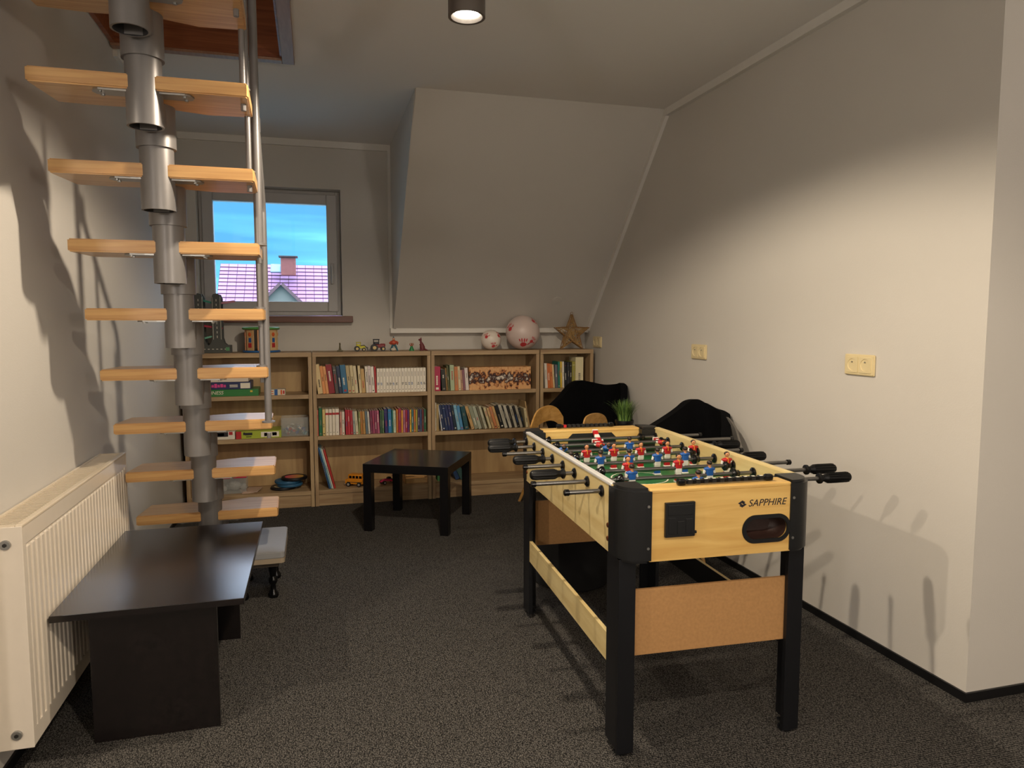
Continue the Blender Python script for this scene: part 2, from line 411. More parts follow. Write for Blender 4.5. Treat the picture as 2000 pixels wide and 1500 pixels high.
for sx in (-1, 1):
    Mx = Matrix.Rotation(sx*math.radians(45), 4, 'Y')
    mb.box(-.0 if sx > 0 else -1.9, 1.9 if sx > 0 else 0, -.35, 2.6, 0, .14, M=Mx)
part('dormer', mb, [mat('dormer_gable', '#7f7d70', .8), mat('dormer_tiles', '#6b4f4f', .7)], hs, loc=rel(d))

# ================================================================== lamps and added fill globes
def lamp_mat():
    m = bpy.data.materials.new('lamp_glow'); m.use_nodes = True; b = m.node_tree.nodes['Principled BSDF']
    b.inputs['Emission Color'].default_value = (1, .93, .8, 1); b.inputs['Emission Strength'].default_value = 18; return m
GLOW = lamp_mat()
LM = mat('brushed_lamp_metal', '#6f6862', .4, metal=.6)
labs = ['short cylindrical grey spotlight glowing on the ceiling above the foosball table', 'cylindrical grey ceiling spotlight left of the camera, by the stairs', 'cylindrical grey ceiling spotlight above the camera']
for i, (lx, ly) in enumerate(LAMPS):
    t = thing('ceiling_spotlight', labs[i], 'ceiling light', (lx, ly, CEIL), 0, 'ceiling spotlights')
    L = CEIL-LAMP_Z; r = .0585
    mb = MB(); mb.lathe([(0, -.001), (r, -.001), (r, -L), (r-.004, -L-.001), (r-.009, -L+.001), (r-.018, -L+.03), (0, -L+.032)], n=40); part('housing', mb, LM, t)
    mb = MB(); mb.lathe([(0, -L+.010), (.034, -L+.010), (.036, -L+.016), (.036, -L+.03)], n=32); part('bulb', mb, GLOW, t)
    ld = bpy.data.lights.new('spotlight_beam', 'SPOT'); ld.energy = LAMP_W[i]*4; ld.color = LAMP_COL
    ld.spot_size = math.radians(162); ld.spot_blend = .28; ld.shadow_soft_size = .024
    lo = bpy.data.objects.new('spotlight_beam', ld); COL.objects.link(lo); lo.parent = t; lo.location = (0, 0, -L-.012)

fill_labs = ['added opal fill globe, unseen behind the camera on the right', 'added opal fill globe, unseen behind the camera on the left']
GG = bpy.data.materials.new('fill_glow'); GG.use_nodes = True
GG.node_tree.nodes['Principled BSDF'].inputs['Emission Color'].default_value = (1, .93, .85, 1); GG.node_tree.nodes['Principled BSDF'].inputs['Emission Strength'].default_value = 6
for i, (lx, ly) in enumerate(FILL_GLOBES):  # glowing globes put in as fill, out of view
    t = thing('fill_globe', fill_labs[i], 'ceiling light', (lx, ly, CEIL), 0, 'added fill globes')
    mb = MB(); mb.lathe([(0, -.001), (.06, -.001), (.06, -.03), (.012, -.05), (.012, -.48), (0, -.48)], n=24); part('canopy', mb, LM, t)
    mb = MB(); mb.sph((0, 0, -.62), .15, n=28); g = part('globe', mb, GG, t)
    ld = bpy.data.lights.new('fill_light', 'POINT'); ld.energy = FILL_W; ld.color = (1.0, .90, .80); ld.shadow_soft_size = .16
    lo = bpy.data.objects.new('fill_light', ld); COL.objects.link(lo); lo.parent = t; lo.location = (0, 0, -.62-.34)
# ================================================================== STAIRS
st = thing('open_stairs', 'space saving open stairs with pine treads on a grey steel centre spine', 'stairs', (-.46, 3.5, 0))
SO = Vector((-.46, 3.5, 0))
NT = 11
def tz(k): return .43+.2215*k            # top of tread k (k=-1 is the lowest)
def ty(k): return 3.36-.145*k            # its edge towards the camera
def tread_poly():
    P = [(-.292, 0), (.288, 0), (.292, .012), (.287, .225), (.15, .235), (.06, .205), (0, .185), (-.06, .205), (-.15, .21), (-.272, .20), (-.292, .02)]
    return P
tm = MB(); tm.prism(tread_poly(), .042, bev=.004); tread_me = tm.mesh('tread', PINE)
fl = MB()
for sx in (-1, 1):
    fl.prism([(sx*a, b) for a, b in ([(0, -.03), (.07, -.028), (.115, -.03), (.13, -.02), (.137, 0), (.13, .02), (.115, .03), (.07, .028), (0, .03)][::sx])], .005, Matrix.Translation((0, .09, -.0055)))
    for sy in (-.015, .018): fl.cyl((sx*.113, .09+sy, -.010), (sx*.113, .09+sy, -.005), .0055, n=8)
flange_me = fl.mesh('bracket', ZINC)
mod = MB()
mod.lathe([(.044, -.14), (.050, -.14), (.050, .135)], n=32)            # front tube, open at the foot
mod.m = 1; mod.lathe([(.044, -.1399), (.044, -.02), (0, -.02)], n=32); mod.m = 0  # inner wall coloured dark to stand for the shade in the hollow
mod.lathe([(0, -.035), (.0565, -.035), (.058, -.04), (.058, -.1705), (.0505, -.1705)], (0, .145, 0), n=32)   # rear sleeve
# web joining the two
Mw = Matrix(((0, 0, 1, -.039), (1, 0, 0, 0), (0, 1, 0, 0), (0, 0, 0, 1)))
mod.prism([(.037, -.05), (.037, -.138), (.12, -.105), (.145, -.09), (.145, -.045)], .078, Mw, bev=.002)
for sx in (-1, 1): mod.cyl((sx*.030, .145-.052, -.115), (sx*.0315, .145-.0545, -.115), .005, n=8)
module_me = mod.mesh('spine_module', [STEEL, mat('tube_inside_shade', '#2a2a2c', .7)])
for k in range(0, NT-2):
    o = link('tread', tread_me, st, Vector((-.462-0.0, ty(k), tz(k)-.042))-SO)
    link('bracket', flange_me, o, (0, -.05, 0))
    link('spine_module', module_me, st, Vector((-.46, ty(k)+.035, tz(k)))-SO)
# foot of the spine
mb = MB(); yb = ty(0)+.035+.145
mb.lathe([(.0, .012), (.09, .012), (.09, 0), (.0, 0)], (0, yb-3.5, .0), n=32); mb.lathe([(.052, .012), (.052, tz(0)-.06)], (0, yb-3.5, 0), n=32)
part('base', mb, STEEL, st)
# upright rods on the right-hand ends of the treads
RX = -.176
def rod(y, z0, z1, r, name='baluster', x=RX, foot=True):
    mb = MB(); mb.cyl((0, 0, z0), (0, 0, z1), r, n=16)
    if foot:
        mb.lathe([(0, 0), (r+.012, 0), (r+.012, .005), (r, .009)], (0, 0, z0), n=20)
        mb.cyl((0, 0, z0-.062), (0, 0, z0-.042), .008, n=8)
    return part(name, mb, STEEL, st, loc=(x+.46, y-3.5, 0))
kink = (2.93, 1.69); topj = (2.745, 1.955)
rod(2.93+.035, tz(2), 1.69, .0135)
mb = MB(); mb.tube([(0, 2.965-3.5, 1.66), (0, 2.965-3.5, 1.69), (0, 2.950-3.5, 1.73), (0, topj[0]+.02-3.5, topj[1]-.03), (0, topj[0]-3.5, topj[1])], .0135, n=14)
mb.cyl((-.004, topj[0]-3.5, topj[1]-.02), (-.004, topj[0]-3.5, topj[1]+.03), .019, n=16)
part('handrail', mb, STEEL, st, loc=(RX+.46, 0, 0))
rod(2.975-.02, tz(3), 1.66, .009, x=RX-.018)
rod(2.83, tz(4), 1.85, .009, x=RX-.012)
rod(2.715, tz(5), CEIL+.30, .0145, x=RX)
rod(2.56, tz(6), CEIL+.30, .009, x=RX-.014)
rod(2.42, tz(7), CEIL+.30, .009, x=RX-.014)
rod(2.27, tz(8), CEIL+.30, .009, x=RX-.014)

# ================================================================== RADIATOR
rad = thing('radiator', 'cream panel radiator hung low on the left wall beside the dark bench', 'radiator', (XL, 2.15, 0))
RY = 1.105; RZ0, RZ1 = .112, .725; RD = .098
mb = MB(); n = 30
mb.box(RD-.006, RD-.001, 0, RY, RZ0, RZ1)
mb.box(RD-.001, RD+.003, 0, RY, RZ1-.052, RZ1-.002, .001); mb.box(RD-.001, RD+.003, 0, RY, RZ0, RZ0+.05, .001)
mb.box(RD-.001, RD+.003, 0, .022, RZ0+.05, RZ1-.052); mb.box(RD-.001, RD+.003, RY-.022, RY, RZ0+.05, RZ1-.052)
pitch = (RY-.044)/n
for k in range(n):
    y = .022+pitch*(k+.5)
    mb.box(RD-.006, RD+.0035, y-pitch*.33, y+pitch*.33, RZ0+.042, RZ1-.060, .003)
part('front_panel', mb, CREAMP, rad)
mb = MB(); mb.box(.012, .016, 0, RY, RZ0, RZ1-.005); part('rear_panel', mb, CREAMP, rad)
mb = MB()
mb.box(0.004, .012, 0, RY, RZ1-.008, RZ1+.006, .002); mb.box(RD-.014, RD+.004, 0, RY, RZ1-.004, RZ1+.006, .003)
mb.box(.012, RD-.014, 0, .014, RZ1-.004, RZ1+.004); mb.box(.012, RD-.014, RY-.014, RY, RZ1-.004, RZ1+.004)
for k in range(66):
    y = .018+(RY-.036)*k/65
    mb.box(.012, RD-.014, y-.0045, y+.0035, RZ1-.006, RZ1+.001)
mb.box(.012, RD-.014, .01, RY-.01, RZ1-.02, RZ1-.018)
part('grille', mb, mat('radiator_grille', '#d6c8b2', .4), rad)
for y in (-.003, RY-.001):
    mb = MB(); mb.box(.002, RD+.0035, y, y+.004, RZ0-.002, RZ1+.002, .0015); sp = part('side_panel', mb, CREAMP, rad)
    if y < 0:
        for z in (RZ1-.045, RZ0+.04):
            m2 = MB(); m2.cyl((.062, -.010, z), (.062, -.002, z), .013, n=24, bev=.001); m2.m = 1; m2.cyl((.062, -.012, z), (.062, -.0099, z), .0055, n=6, smooth=False)
            part('plug', m2, [ZINC, mat('dark_hole', '#1c1a18', .6)], sp, 'metal end plug')
mb = MB(); mb.cyl((.055, RY-.06, 0), (.055, RY-.06, RZ0), .008, n=12); mb.cyl((.055, RY-.11, 0), (.055, RY-.11, RZ0), .008, n=12)
part('pipe', mb, CREAMP, rad)

# ================================================================== DARK BENCH
bn = thing('low_table', 'long low dark brown coffee table against the cream radiator', 'coffee table', (-.486, 2.715, 0))
mb = MB(); mb.box(-.264, .264, -.44, .44, .405, .4255, .0012); part('tabletop', mb, WENGE, bn)
for y in (-.39, .26):
    mb = MB(); mb.box(-.178, .178, y, y+.020, 0, .405, .001); part('leg_panel', mb, WENGE, bn)
mb = MB(); mb.box(-.012, .012, -.37, .26, .24, .405, .001); part('stretcher', mb, WENGE, bn)

# ================================================================== GREY STOOL behind it
gs = thing('low_stool', 'small low stool with grey top and turned black legs behind the bench', 'stool', (-.268, 3.53, 0))
GT = mat('grey_stool_top', '#8f8f90', .4); BE = mat('beige_edge', '#9a8b76', .6)
mb = MB(); mb.prism(rounded_rect(.245, .42, .02), .03, Matrix.Translation((0, 0, .205)), bev=.003); mb.m = 1
mb.prism(rounded_rect(.245, .42, .02), .022, Matrix.Translation((0, 0, .183))); part('seat', mb, [GT, BE], gs)
mb = MB(); mb.box(-.10, .095, -.18, .18, .158, .183, .002); part('seat_frame', mb, mat('brown_frame', '#4a4036', .6), gs)
for sx in (-1, 1):
    for sy in (-1, 1):
        mb = MB(); mb.lathe([(0, 0), (.020, 0), (.024, .008), (.022, .02), (.013, .034), (.012, .06), (.020, .072), (.021, .085), (.013, .10), (.018, .125), (.022, .158), (0, .158)], (sx*.065, sy*.13, 0), n=20)
        part('leg', mb, BGLOSS, gs)

# ================================================================== BLACK SIDE TABLE
lk = thing('side_table', 'square black side table standing in front of the bookcases', 'side table', (.632, 4.47, 0), math.radians(-27.2))
mb = MB(); h = .268; mb.box(-h, h, -h, h, .362, .414, .0015); part('tabletop', mb, mat('black_satin', '#0c0b0d', .25, spec=.6), lk)
for sx in (-1, 1):
    for sy in (-1, 1):
        mb = MB(); a, b = sorted((sx*(h-.001), sx*(h-.052))); c_, d_ = sorted((sy*(h-.001), sy*(h-.052)))
        mb.box(a, b, c_, d_, 0, .362, .001); part('leg', mb, mat('black_satin'), lk)

# ================================================================== BOOKCASES
BY0, BY1 = 5.03, 5.31
ZT, ZS1, ZS2, ZB = 1.062, .775, .487, .110
def bookcase(x0, x1, label, ztop=ZT):
    t = thing('bookcase', label, 'bookcase', ((x0+x1)/2, BY0, 0), 0, 'oak bookcases along the back wall'); w = (x1-x0)/2
    for sx in (-1, 1):
        a, b = sorted((sx*w, sx*(w-.024))); mb = MB(); mb.box(a, b, 0, BY1-BY0, 0, ztop-.0305, .001); part('side_panel', mb, OAKV, t)
    mb = MB(); mb.box(-w, w, -.002, BY1-BY0, ztop-.030, ztop, .001); part('top', mb, OAK, t)
    for z in (ZS1, ZS2, ZB):
        mb = MB(); mb.box(-w+.0245, w-.0245, .004, BY1-BY0-.008, z-.027, z, .001); part('shelf', mb, OAK, t)
    mb = MB(); mb.box(-w+.0245, w-.0245, .012, .028, .001, ZB-.0275, .001); part('plinth', mb, OAK, t)
    mb = MB(); mb.box(-w+.0245, w-.0245, BY1-BY0-.008, BY1-BY0-.002, .02, ztop-.031); part('back_panel', mb, OAKBACK, t)
    return t
CASES = [(-.822, -.012), (-.008, .798), (.802, 1.604), (1.612, 2.03)]
for (a, b), l in zip(CASES, ['oak bookcase with board games behind the stairs', 'oak bookcase with white book set, behind the black side table',
                             'oak bookcase with golden spined book set, third from left', 'narrow oak bookcase in the corner behind the velvet armchair']): bookcase(a, b, l)

# ------------------------------------------------------------------ books
ORD = ['first', 'second', 'third', 'fourth', 'fifth', 'sixth', 'seventh', 'eighth', 'ninth', 'tenth', 'eleventh', 'twelfth', 'thirteenth', 'fourteenth', 'fifteenth', 'sixteenth', 'seventeenth', 'eighteenth', 'nineteenth',
       'twentieth'] + [t+'-'+u for t in ('twenty', 'thirty', 'forty') for u in ('first', 'second', 'third', 'fourth', 'fifth', 'sixth', 'seventh', 'eighth', 'ninth', '*')]
ORD = [o.replace('twenty-*', 'thirtieth').replace('thirty-*', 'fortieth').replace('forty-*', 'fiftieth') for o in ORD]
PAGES = mat('paper_pages', '#d8ccb2', .9)
GREYP = mat('grey_print', '#8a8070', .6)
MARKD = mat('dark_print', '#1f1c22', .6); MARKL = mat('light_print', '#e9e2d0', .6); MARKR = mat('red_print', '#b3262c', .6); MARKB = mat('blue_print', '#2a5a9a', .6)
def gold_mat():
    m = bpy.data.materials.new('golden_spine_picture'); m.use_nodes = True; n = m.node_tree.nodes; l = m.node_tree.links
    b = n['Principled BSDF']; b.inputs['Roughness'].default_value = .35
    g = n.new('ShaderNodeNewGeometry'); sp = n.new('ShaderNodeSeparateXYZ'); l.new(g.outputs['Position'], sp.inputs[0])
    nz = n.new('ShaderNodeTexNoise'); nz.inputs['Scale'].default_value = 48; nz.inputs['Detail'].default_value = 3; l.new(g.outputs['Position'], nz.inputs['Vector'])
    mr = n.new('ShaderNodeMapRange'); mr.inputs['From Min'].default_value = .0; mr.inputs['From Max'].default_value = .075; mr.inputs['To Min'].default_value = .20; mr.inputs['To Max'].default_value = -.16
    a = n.new('ShaderNodeMath'); a.operation = 'SUBTRACT'; a.inputs[1].default_value = .855; l.new(sp.outputs['Z'], a.inputs[0])
    ab = n.new('ShaderNodeMath'); ab.operation = 'ABSOLUTE'; l.new(a.outputs[0], ab.inputs[0]); l.new(ab.outputs[0], mr.inputs[0])
    s = n.new('ShaderNodeMath'); s.operation = 'ADD'; l.new(nz.outputs['Fac'], s.inputs[0]); l.new(mr.outputs[0], s.inputs[1])
    r = n.new('ShaderNodeValToRGB'); e = r.color_ramp.elements
    e[0].position = .42; e[0].color = lin('#e6b27a'); e[1].position = .66; e[1].color = lin('#351512')
    x = e.new(.52); x.color = lin('#c07a42'); x = e.new(.57); x.color = lin('#4c221a'); x = e.new(.80); x.color = lin('#e8dccc')
    l.new(s.outputs[0], r.inputs[0]); l.new(r.outputs[0], b.inputs['Base Color']); return m
GOLD = gold_mat()
SHELFN = {0: 'top', 1: 'middle', 2: 'bottom'}
CASEN = ['first', 'second', 'third', 'narrow']
def book(px0, px1, hpx, col, word, z, lean=0, mark='bars', kind='book', Y=5.052, depth=None, case=1, shelf=0, idx=0, setname=None):
    xa, xb = onY(px0, 800, Y).x, onY(px1, 800, Y).x
    h = hpx/281.0; dth = depth or random.uniform(.13, .18)
    ca = math.radians(lean); tk = max(.006, (xb-xa)*math.cos(ca)-.0012)
    cm = GOLD if mark == 'gold' else mat('cover_'+word.replace(' ', '_')+col[1:], col, .45, noise=.05)
    mk = {'white': MARKD, 'dark': MARKL}.get('white' if sum(lin(col)[:3]) > .8 else 'dark')
    b = MB()
    # cover: spine and two boards, page block between
    b.box(0, tk, -.0012, .0025, 0, h, min(.0018, tk*.2)); b.box(0, .0018, .002, dth, 0, h); b.box(tk-.0018, tk, .002, dth, 0, h)
    b.m = 1; b.box(.0018, tk-.0018, .0025, dth-.003, .003, h-.003)
    b.m = 2
    e = -.0016
    if mark == 'bars':
        r = random.random(); b.m = random.choice((2, 2, 2, 3, 4, 5, 5)) if r > .15 else 5
        xm = tk*random.uniform(.42, .58); zt_ = h*random.uniform(.45, .85)
        for q in range(random.randint(3, 8)):      # rows of small print running down the spine
            l_ = h*random.uniform(.02, .05); b.box(xm-tk*.13, xm+tk*.13, e, .001, zt_-l_, zt_); zt_ -= l_+h*.012
            if zt_ < h*.2: break
        b.m = random.choice((2, 5, 5, 3))
        if r < .45: b.box(tk*.28, tk*.72, e, .001, h*.06, h*.06+tk*.35)
        if r > .7: b.box(tk*.12, tk*.88, e, .001, h*.86, h*.87)
    elif mark == 'topband':
        b.m = 3; b.box(0.0005, tk-.0005, e, .001, h*.78, h*.86); b.m = 2; b.box(tk*.4, tk*.6, e, .001, h*.1, h*.13)
    elif mark == 'set':
        b.m = random.choice((2, 2, 3, 4)); zc = h*.36; rr = tk*.36
        pts = []
        kx = random.randint(0, 3)
        if kx == 0: b.prism([(tk*.2, zc-.009), (tk*.8, zc-.009), (tk*.8, zc+.009), (tk*.2, zc+.009)], .0006, Matrix(((1, 0, 0, 0), (0, 0, -1, .0003), (0, 1, 0, 0), (0, 0, 0, 1))), holes=[[(tk*.38, zc-.004), (tk*.62, zc-.004), (tk*.62, zc+.004), (tk*.38, zc+.004)]])
        else:
            for q in range(3): b.box(tk*random.uniform(.12, .35), tk*random.uniform(.6, .9), e, .001, zc-.009+q*.0065, zc-.0055+q*.0065)
        b.m = 2; b.box(tk*.38, tk*.62, e, .001, h*.10, h*.13); b.box(tk*.44, tk*.56, e, .001, h*.66, h*.86)
    o = link('book', b.mesh('book', [cm, PAGES, mk, MARKR, MARKB, GREYP]), None, (xb if lean else xa, Y, z), (0, -ca, 0))
    if lean:   # pivot on the lower right edge so a book leaning left rests on its outer corner
        o.location = (xb-tk*math.cos(ca), Y, z+0.0002)
    size = 'slim' if tk < .013 else ('thick' if tk > .024 else 'medium')
    tilt = ' leaning' if lean > 7 else ''
    nm = '%s%s %s book, %s from left on the %s shelf of %s bookcase' % (size, tilt, word, ORD[idx], SHELFN[shelf], CASEN[case])
    if setname: nm = '%s volume, %s from left in its set on the top shelf' % (setname[0], ORD[setname[1]])
    tag(o, nm, 'book', 'books on the %s shelf of the %s bookcase' % (SHELFN[shelf], CASEN[case]) if not setname else setname[2])
    return o
def row(spec, scale, off, z, case, shelf, **kw):
    for i, sp in enumerate(spec):
        x0, x1, hh, col, word = sp[:5]; lean = sp[5] if len(sp) > 5 else 0; mk = sp[6] if len(sp) > 6 else 'bars'
        book(off+x0/scale, off+x1/scale, hh/scale, col, word, z, lean, mk, case=case, shelf=shelf, idx=i, Y=kw.get('Y', 5.052)+random.uniform(0, .008))
s4 = 7.69
row([(165, 243, 440, '#d8c08e', 'cream', 6.5), (243, 290, 415, '#e0965a', 'orange', 6.5), (290, 334, 410, '#e2a268', 'apricot', 6.5), (334, 426, 435, '#8c1b28', 'dark red', 6.5),
     (428, 483, 405, '#4d4a48', 'charcoal', 6), (484, 538, 410, '#20304e', 'navy', 6), (538, 622, 425, '#2f6a8e', 'steel blue', 5.5), (622, 678, 415, '#b9a67c', 'khaki', 5.5),
     (678, 728, 415, '#d2c297', 'pale straw', 5), (728, 776, 410, '#d8caa6', 'ivory', 5), (788, 828, 410, '#d9c69a', 'sand', 3.5), (828, 884, 360, '#c8a468', 'tan', 3.5),
     (888, 932, 400, '#e6ddce', 'off-white', 2.5), (932, 976, 405, '#dcccc8', 'blush', 2.5), (976, 1022, 395, '#ece4d6', 'white', 2.5), (1024, 1050, 395, '#c23035', 'red', 2)], s4, 600, ZS1, 1, 0)
for i in range(16):
    x0 = 1053+i*46; book(600+x0/s4, 600+(x0+46)/s4, 366/s4, '#ece4d4', 'white', ZS1, 0, 'set', case=1, shelf=0, setname=('matching white paperback', i, 'matching white volumes'), Y=5.052, depth=.12)
row([(143, 166, 385, '#c96a5c', 'coral', 0), (172, 222, 415, '#1f6b46', 'green', 0), (226, 270, 395, '#d8c07c', 'yellow cream', 0), (272, 322, 395, '#e8dcc2', 'white', 0, 'topband'), (324, 372, 395, '#e8dfce', 'white', 0, 'topband'),
     (374, 420, 395, '#e6dcc8', 'white', 0, 'topband'), (421, 478, 395, '#e8dfd0', 'white', 0, 'topband'), (486, 518, 350, '#d69888', 'salmon', 0), (519, 560, 350, '#e2d8c8', 'pale', 0), (572, 606, 375, '#b4263a', 'crimson', 1), (607, 642, 370, '#c23644', 'red', 1), (643, 684, 365, '#b22a3a', 'crimson', 1),
     (686, 722, 350, '#9fa8a0', 'sage', 2), (724, 764, 350, '#d8cfae', 'cream', 3), (765, 798, 340, '#8d9058', 'olive', 0), (799, 832, 345, '#b5793a', 'brown', 2), (833, 872, 345, '#b88a4c', 'ochre', 2), (876, 910, 345, '#5f7480', 'slate', 3), (912, 944, 340, '#d4cdc4', 'light grey', 3),
     (946, 980, 350, '#7c3050', 'plum', 2), (981, 1014, 350, '#a04868', 'mauve', 2), (1015, 1048, 350, '#8c3a5c', 'plum', 2), (1049, 1086, 350, '#b25c78', 'rose', 2), (1090, 1122, 350, '#37583e', 'dark green', 0), (1123, 1154, 350, '#4c6e44', 'moss green', 0),
     (1160, 1212, 370, '#2c2668', 'indigo', 2), (1214, 1266, 365, '#2a7ab0', 'bright blue', 1), (1267, 1290, 350, '#1f6f68', 'teal', 0), (1291, 1332, 340, '#b8c8b0', 'pale green', 1), (1336, 1366, 360, '#c8762e', 'orange', 0), (1367, 1410, 370, '#9c2a4a', 'magenta', 0), (1411, 1440, 340, '#dc9a3c', 'amber', 0),
     (1441, 1474, 345, '#b4708c', 'dusty pink', 0), (1475, 1504, 345, '#a62440', 'crimson', 0), (1505, 1534, 345, '#5c2c6c', 'purple', 0), (1538, 1566, 345, '#e0b240', 'yellow', 0), (1567, 1598, 345, '#3c7076', 'teal', 0), (1599, 1628, 345, '#c8742c', 'orange', 0), (1629, 1658, 345, '#a49c40', 'olive', 0),
     (1660, 1690, 345, '#3a2c5a', 'violet', 0), (1691, 1722, 345, '#44506c', 'slate blue', 0), (1723, 1752, 345, '#6c2c34', 'maroon', 0), (1753, 1786, 345, '#2a6040', 'green', 0)], s4, 600, ZS2, 1, 1)
s5 = 8.70
row([(117, 226, 430, '#b0264c', 'magenta', 0), (246, 322, 375, '#26281f', 'black', 3), (322, 352, 400, '#8a6a38', 'brown', 4), (353, 384, 440, '#5a5e3a', 'olive green', 4), (392, 466, 450, '#a9b894', 'pale green', 2), (468, 528, 420, '#c47a48', 'orange', 2),
     (529, 574, 425, '#d9c8a0', 'cream', 3), (575, 612, 360, '#b88e74', 'tan', 4), (612, 650, 365, '#8c5a68', 'mauve', 4), (651, 708, 395, '#e0d4cc', 'white and pink', 4)], s5, 835, ZS1, 2, 0)
for i in range(42):
    x0 = 714+i*24.8; book(835+x0/s5, 835+(x0+24.8)/s5, 405/s5, '#e0a050', 'golden', ZS1, 0, 'gold', case=2, shelf=0, setname=('slim golden picture-spined', i, 'golden spined volumes'), Y=5.052, depth=.12)
row([(132, 150, 500, '#d9d0bc', 'white', 0), (151, 192, 470, '#a9905e', 'tan', 0), (232, 252, 455, '#cfd6da', 'silver', 8), (254, 304, 460, '#1d2c50', 'navy', 9), (305, 352, 460, '#22345c', 'navy', 9), (353, 402, 460, '#1e2a58', 'dark blue', 9), (403, 450, 460, '#262a58', 'indigo', 9), (451, 502, 455, '#142a38', 'dark teal', 9),
     (506, 558, 450, '#7fb0c8', 'light blue', 10), (559, 612, 440, '#4a88b4', 'sky blue', 10), (626, 704, 420, '#1c4a50', 'petrol green', 11), (742, 798, 430, '#c09a64', 'light brown', 17), (799, 866, 425, '#8d927c', 'grey green', 17), (867, 924, 425, '#a8ac98', 'pale grey', 17), (930, 970, 425, '#6c6650', 'drab', 17),
     (971, 1016, 425, '#b9b79e', 'bone', 17), (1046, 1090, 400, '#c8bc94', 'cream', 17), (1098, 1140, 390, '#c4a070', 'sand', 17), (1141, 1192, 410, '#c47c50', 'orange', 17), (1193, 1238, 415, '#c8a068', 'tan', 17), (1240, 1306, 430, '#14161a', 'black', 17), (1308, 1362, 440, '#b8b3a2', 'ash', 17), (1363, 1386, 420, '#1a1a1c', 'black', 17),
     (1387, 1438, 425, '#bcb6a6', 'light grey', 17), (1439, 1480, 420, '#26221e', 'dark brown', 17), (1481, 1528, 415, '#b2ab98', 'stone', 16), (1530, 1574, 410, '#1c1a1a', 'black', 16), (1575, 1620, 410, '#aaa290', 'grey', 16), (1622, 1656, 370, '#20201c', 'black', 15), (1674, 1716, 350, '#d4c49a', 'cream', 8), (1722, 1744, 480, '#c0a070', 'tan', 10)], s5, 835, ZS2, 2, 1)
row([(1602, 1620, 180, '#d8cfc0', 'white', 3), (1620, 1640, 178, '#c46a34', 'orange', 3), (1640, 1656, 175, '#d07c44', 'light orange', 4), (1656, 1668, 170, '#d9c090', 'cream', 4), (1670, 1688, 168, '#6a6a72', 'grey', 2), (1689, 1702, 190, '#2c7a6a', 'teal', 1), (1703, 1716, 190, '#d8b43c', 'yellow', 1),
     (1717, 1730, 190, '#ded6c8', 'white', 1), (1733, 1749, 185, '#1c1e22', 'black', 2), (1750, 1766, 185, '#242630', 'blue black', 1), (1767, 1780, 185, '#2c2824', 'dark', 0), (1782, 1804, 190, '#9c9444', 'olive', 0), (1805, 1858, 222, '#d8cda6', 'cream', 0)], 3.448, 600, ZS1, 3, 0)
row([(215, 236, 470, '#1f4a78', 'blue', 14), (236, 252, 465, '#7fb2c4', 'light blue', 14), (252, 268, 455, '#e0dcd0', 'white', 14), (270, 292, 440, '#b4322c', 'red', 14)], 5.55, 600, ZB, 1, 2, Y=5.06)
row([(1405, 1445, 130*1.0+130, '#3f7a48', 'green', 3), (1600, 1648, 230, '#27426a', 'navy', 22), (1650, 1712, 240, '#3a5a58', 'dark green', 24), (1725, 1760, 235, '#c07a34', 'orange', 20)], 5.55, 600, ZB, 2, 2, Y=5.10)

# ------------------------------------------------------------------ things on the shelves
def boxgame(px0, px1, hpx, z, body, label, decor, Y=5.06, d=.2, yaw=0):
    xa, xb = onY(px0, 800, Y).x, onY(px1, 800, Y).x; w = xb-xa; h = hpx/281
    b = MB(); b.box(-w/2, w/2, 0, d, 0, h, .0015)
    for (u0, u1, v0, v1, mi) in decor:
        b.m = mi; b.box(-w/2+w*u0, -w/2+w*u1, -.0006, .001, h*v0, h*v1)
    return solo('board_game_box', b, [mat('box_'+body[1:], body, .4), MARKL, mat('pink_print', '#d8438c', .5), MARKR, mat('yellow_print', '#e0c040', .5), MARKD, MARKB, mat('orange_print', '#cf5c28', .5)], label, 'board game', ((xa+xb)/2, Y, z), (0, 0, yaw), 'board game boxes')
z = ZS1
g1 = boxgame(388, 506, 13, z, '#2f7a3c', 'green board game box at the bottom of the stack', [(.86, .9, .55, .8, 4)])
tx = link('lettering', text_mesh('BUSINESS', .032, .2, .0005), g1, (-.10, -.0008, .024), (PI/2, 0, 0)); tx.data.materials.clear(); tx.data.materials.append(MARKL)
boxgame(386, 492, 13.5, z+13.2/281, '#28305c', 'navy board game box with pink lettering on the green one', [(.18, .2, .3, .8, 2), (.22, .26, .3, .65, 2), (.27, .31, .3, .65, 2), (.32, .37, .25, .8, 2), (.38, .42, .3, .65, 2), (.43, .48, .3, .75, 2), (.49, .53, .3, .65, 2), (.6, .75, .5, .62, 1), (.6, .75, .3, .4, 1), (.80, .98, .1, .85, 1)], d=.19)
boxgame(388, 487, 12, z+27/281, '#ddd0bf', 'plain cream box lying on top of the game stack', [], d=.18)
boxgame(525, 558, 11, z, '#d8cdb8', 'small box with blue and red stripes beside the game stack', [(.05, .3, .2, .35, 7), (.05, .3, .6, .75, 7), (.36, .55, 0, 1, 6), (.72, .82, .1, .9, 7), (.86, .96, .2, .8, 3)], d=.09)
z = ZS2
boxgame(404, 457, 15, z, '#e2dccf', 'white puzzle box with picture on the middle shelf', [(.0, .75, .35, .95, 5), (.3, .6, .45, .8, 1), (.78, .92, .55, .95, 3)])
boxgame(459, 548, 14, z, '#a9b83a', 'lime green game box beside the white puzzle box', [(0, .12, 0, 1, 3), (.16, .2, .5, .85, 5), (.2, .36, .45, .8, 5), (.22, .34, .2, .3, 5), (.55, .95, .15, .85, 1), (.62, .78, .25, .7, 7), (.8, .9, .3, .75, 5)])
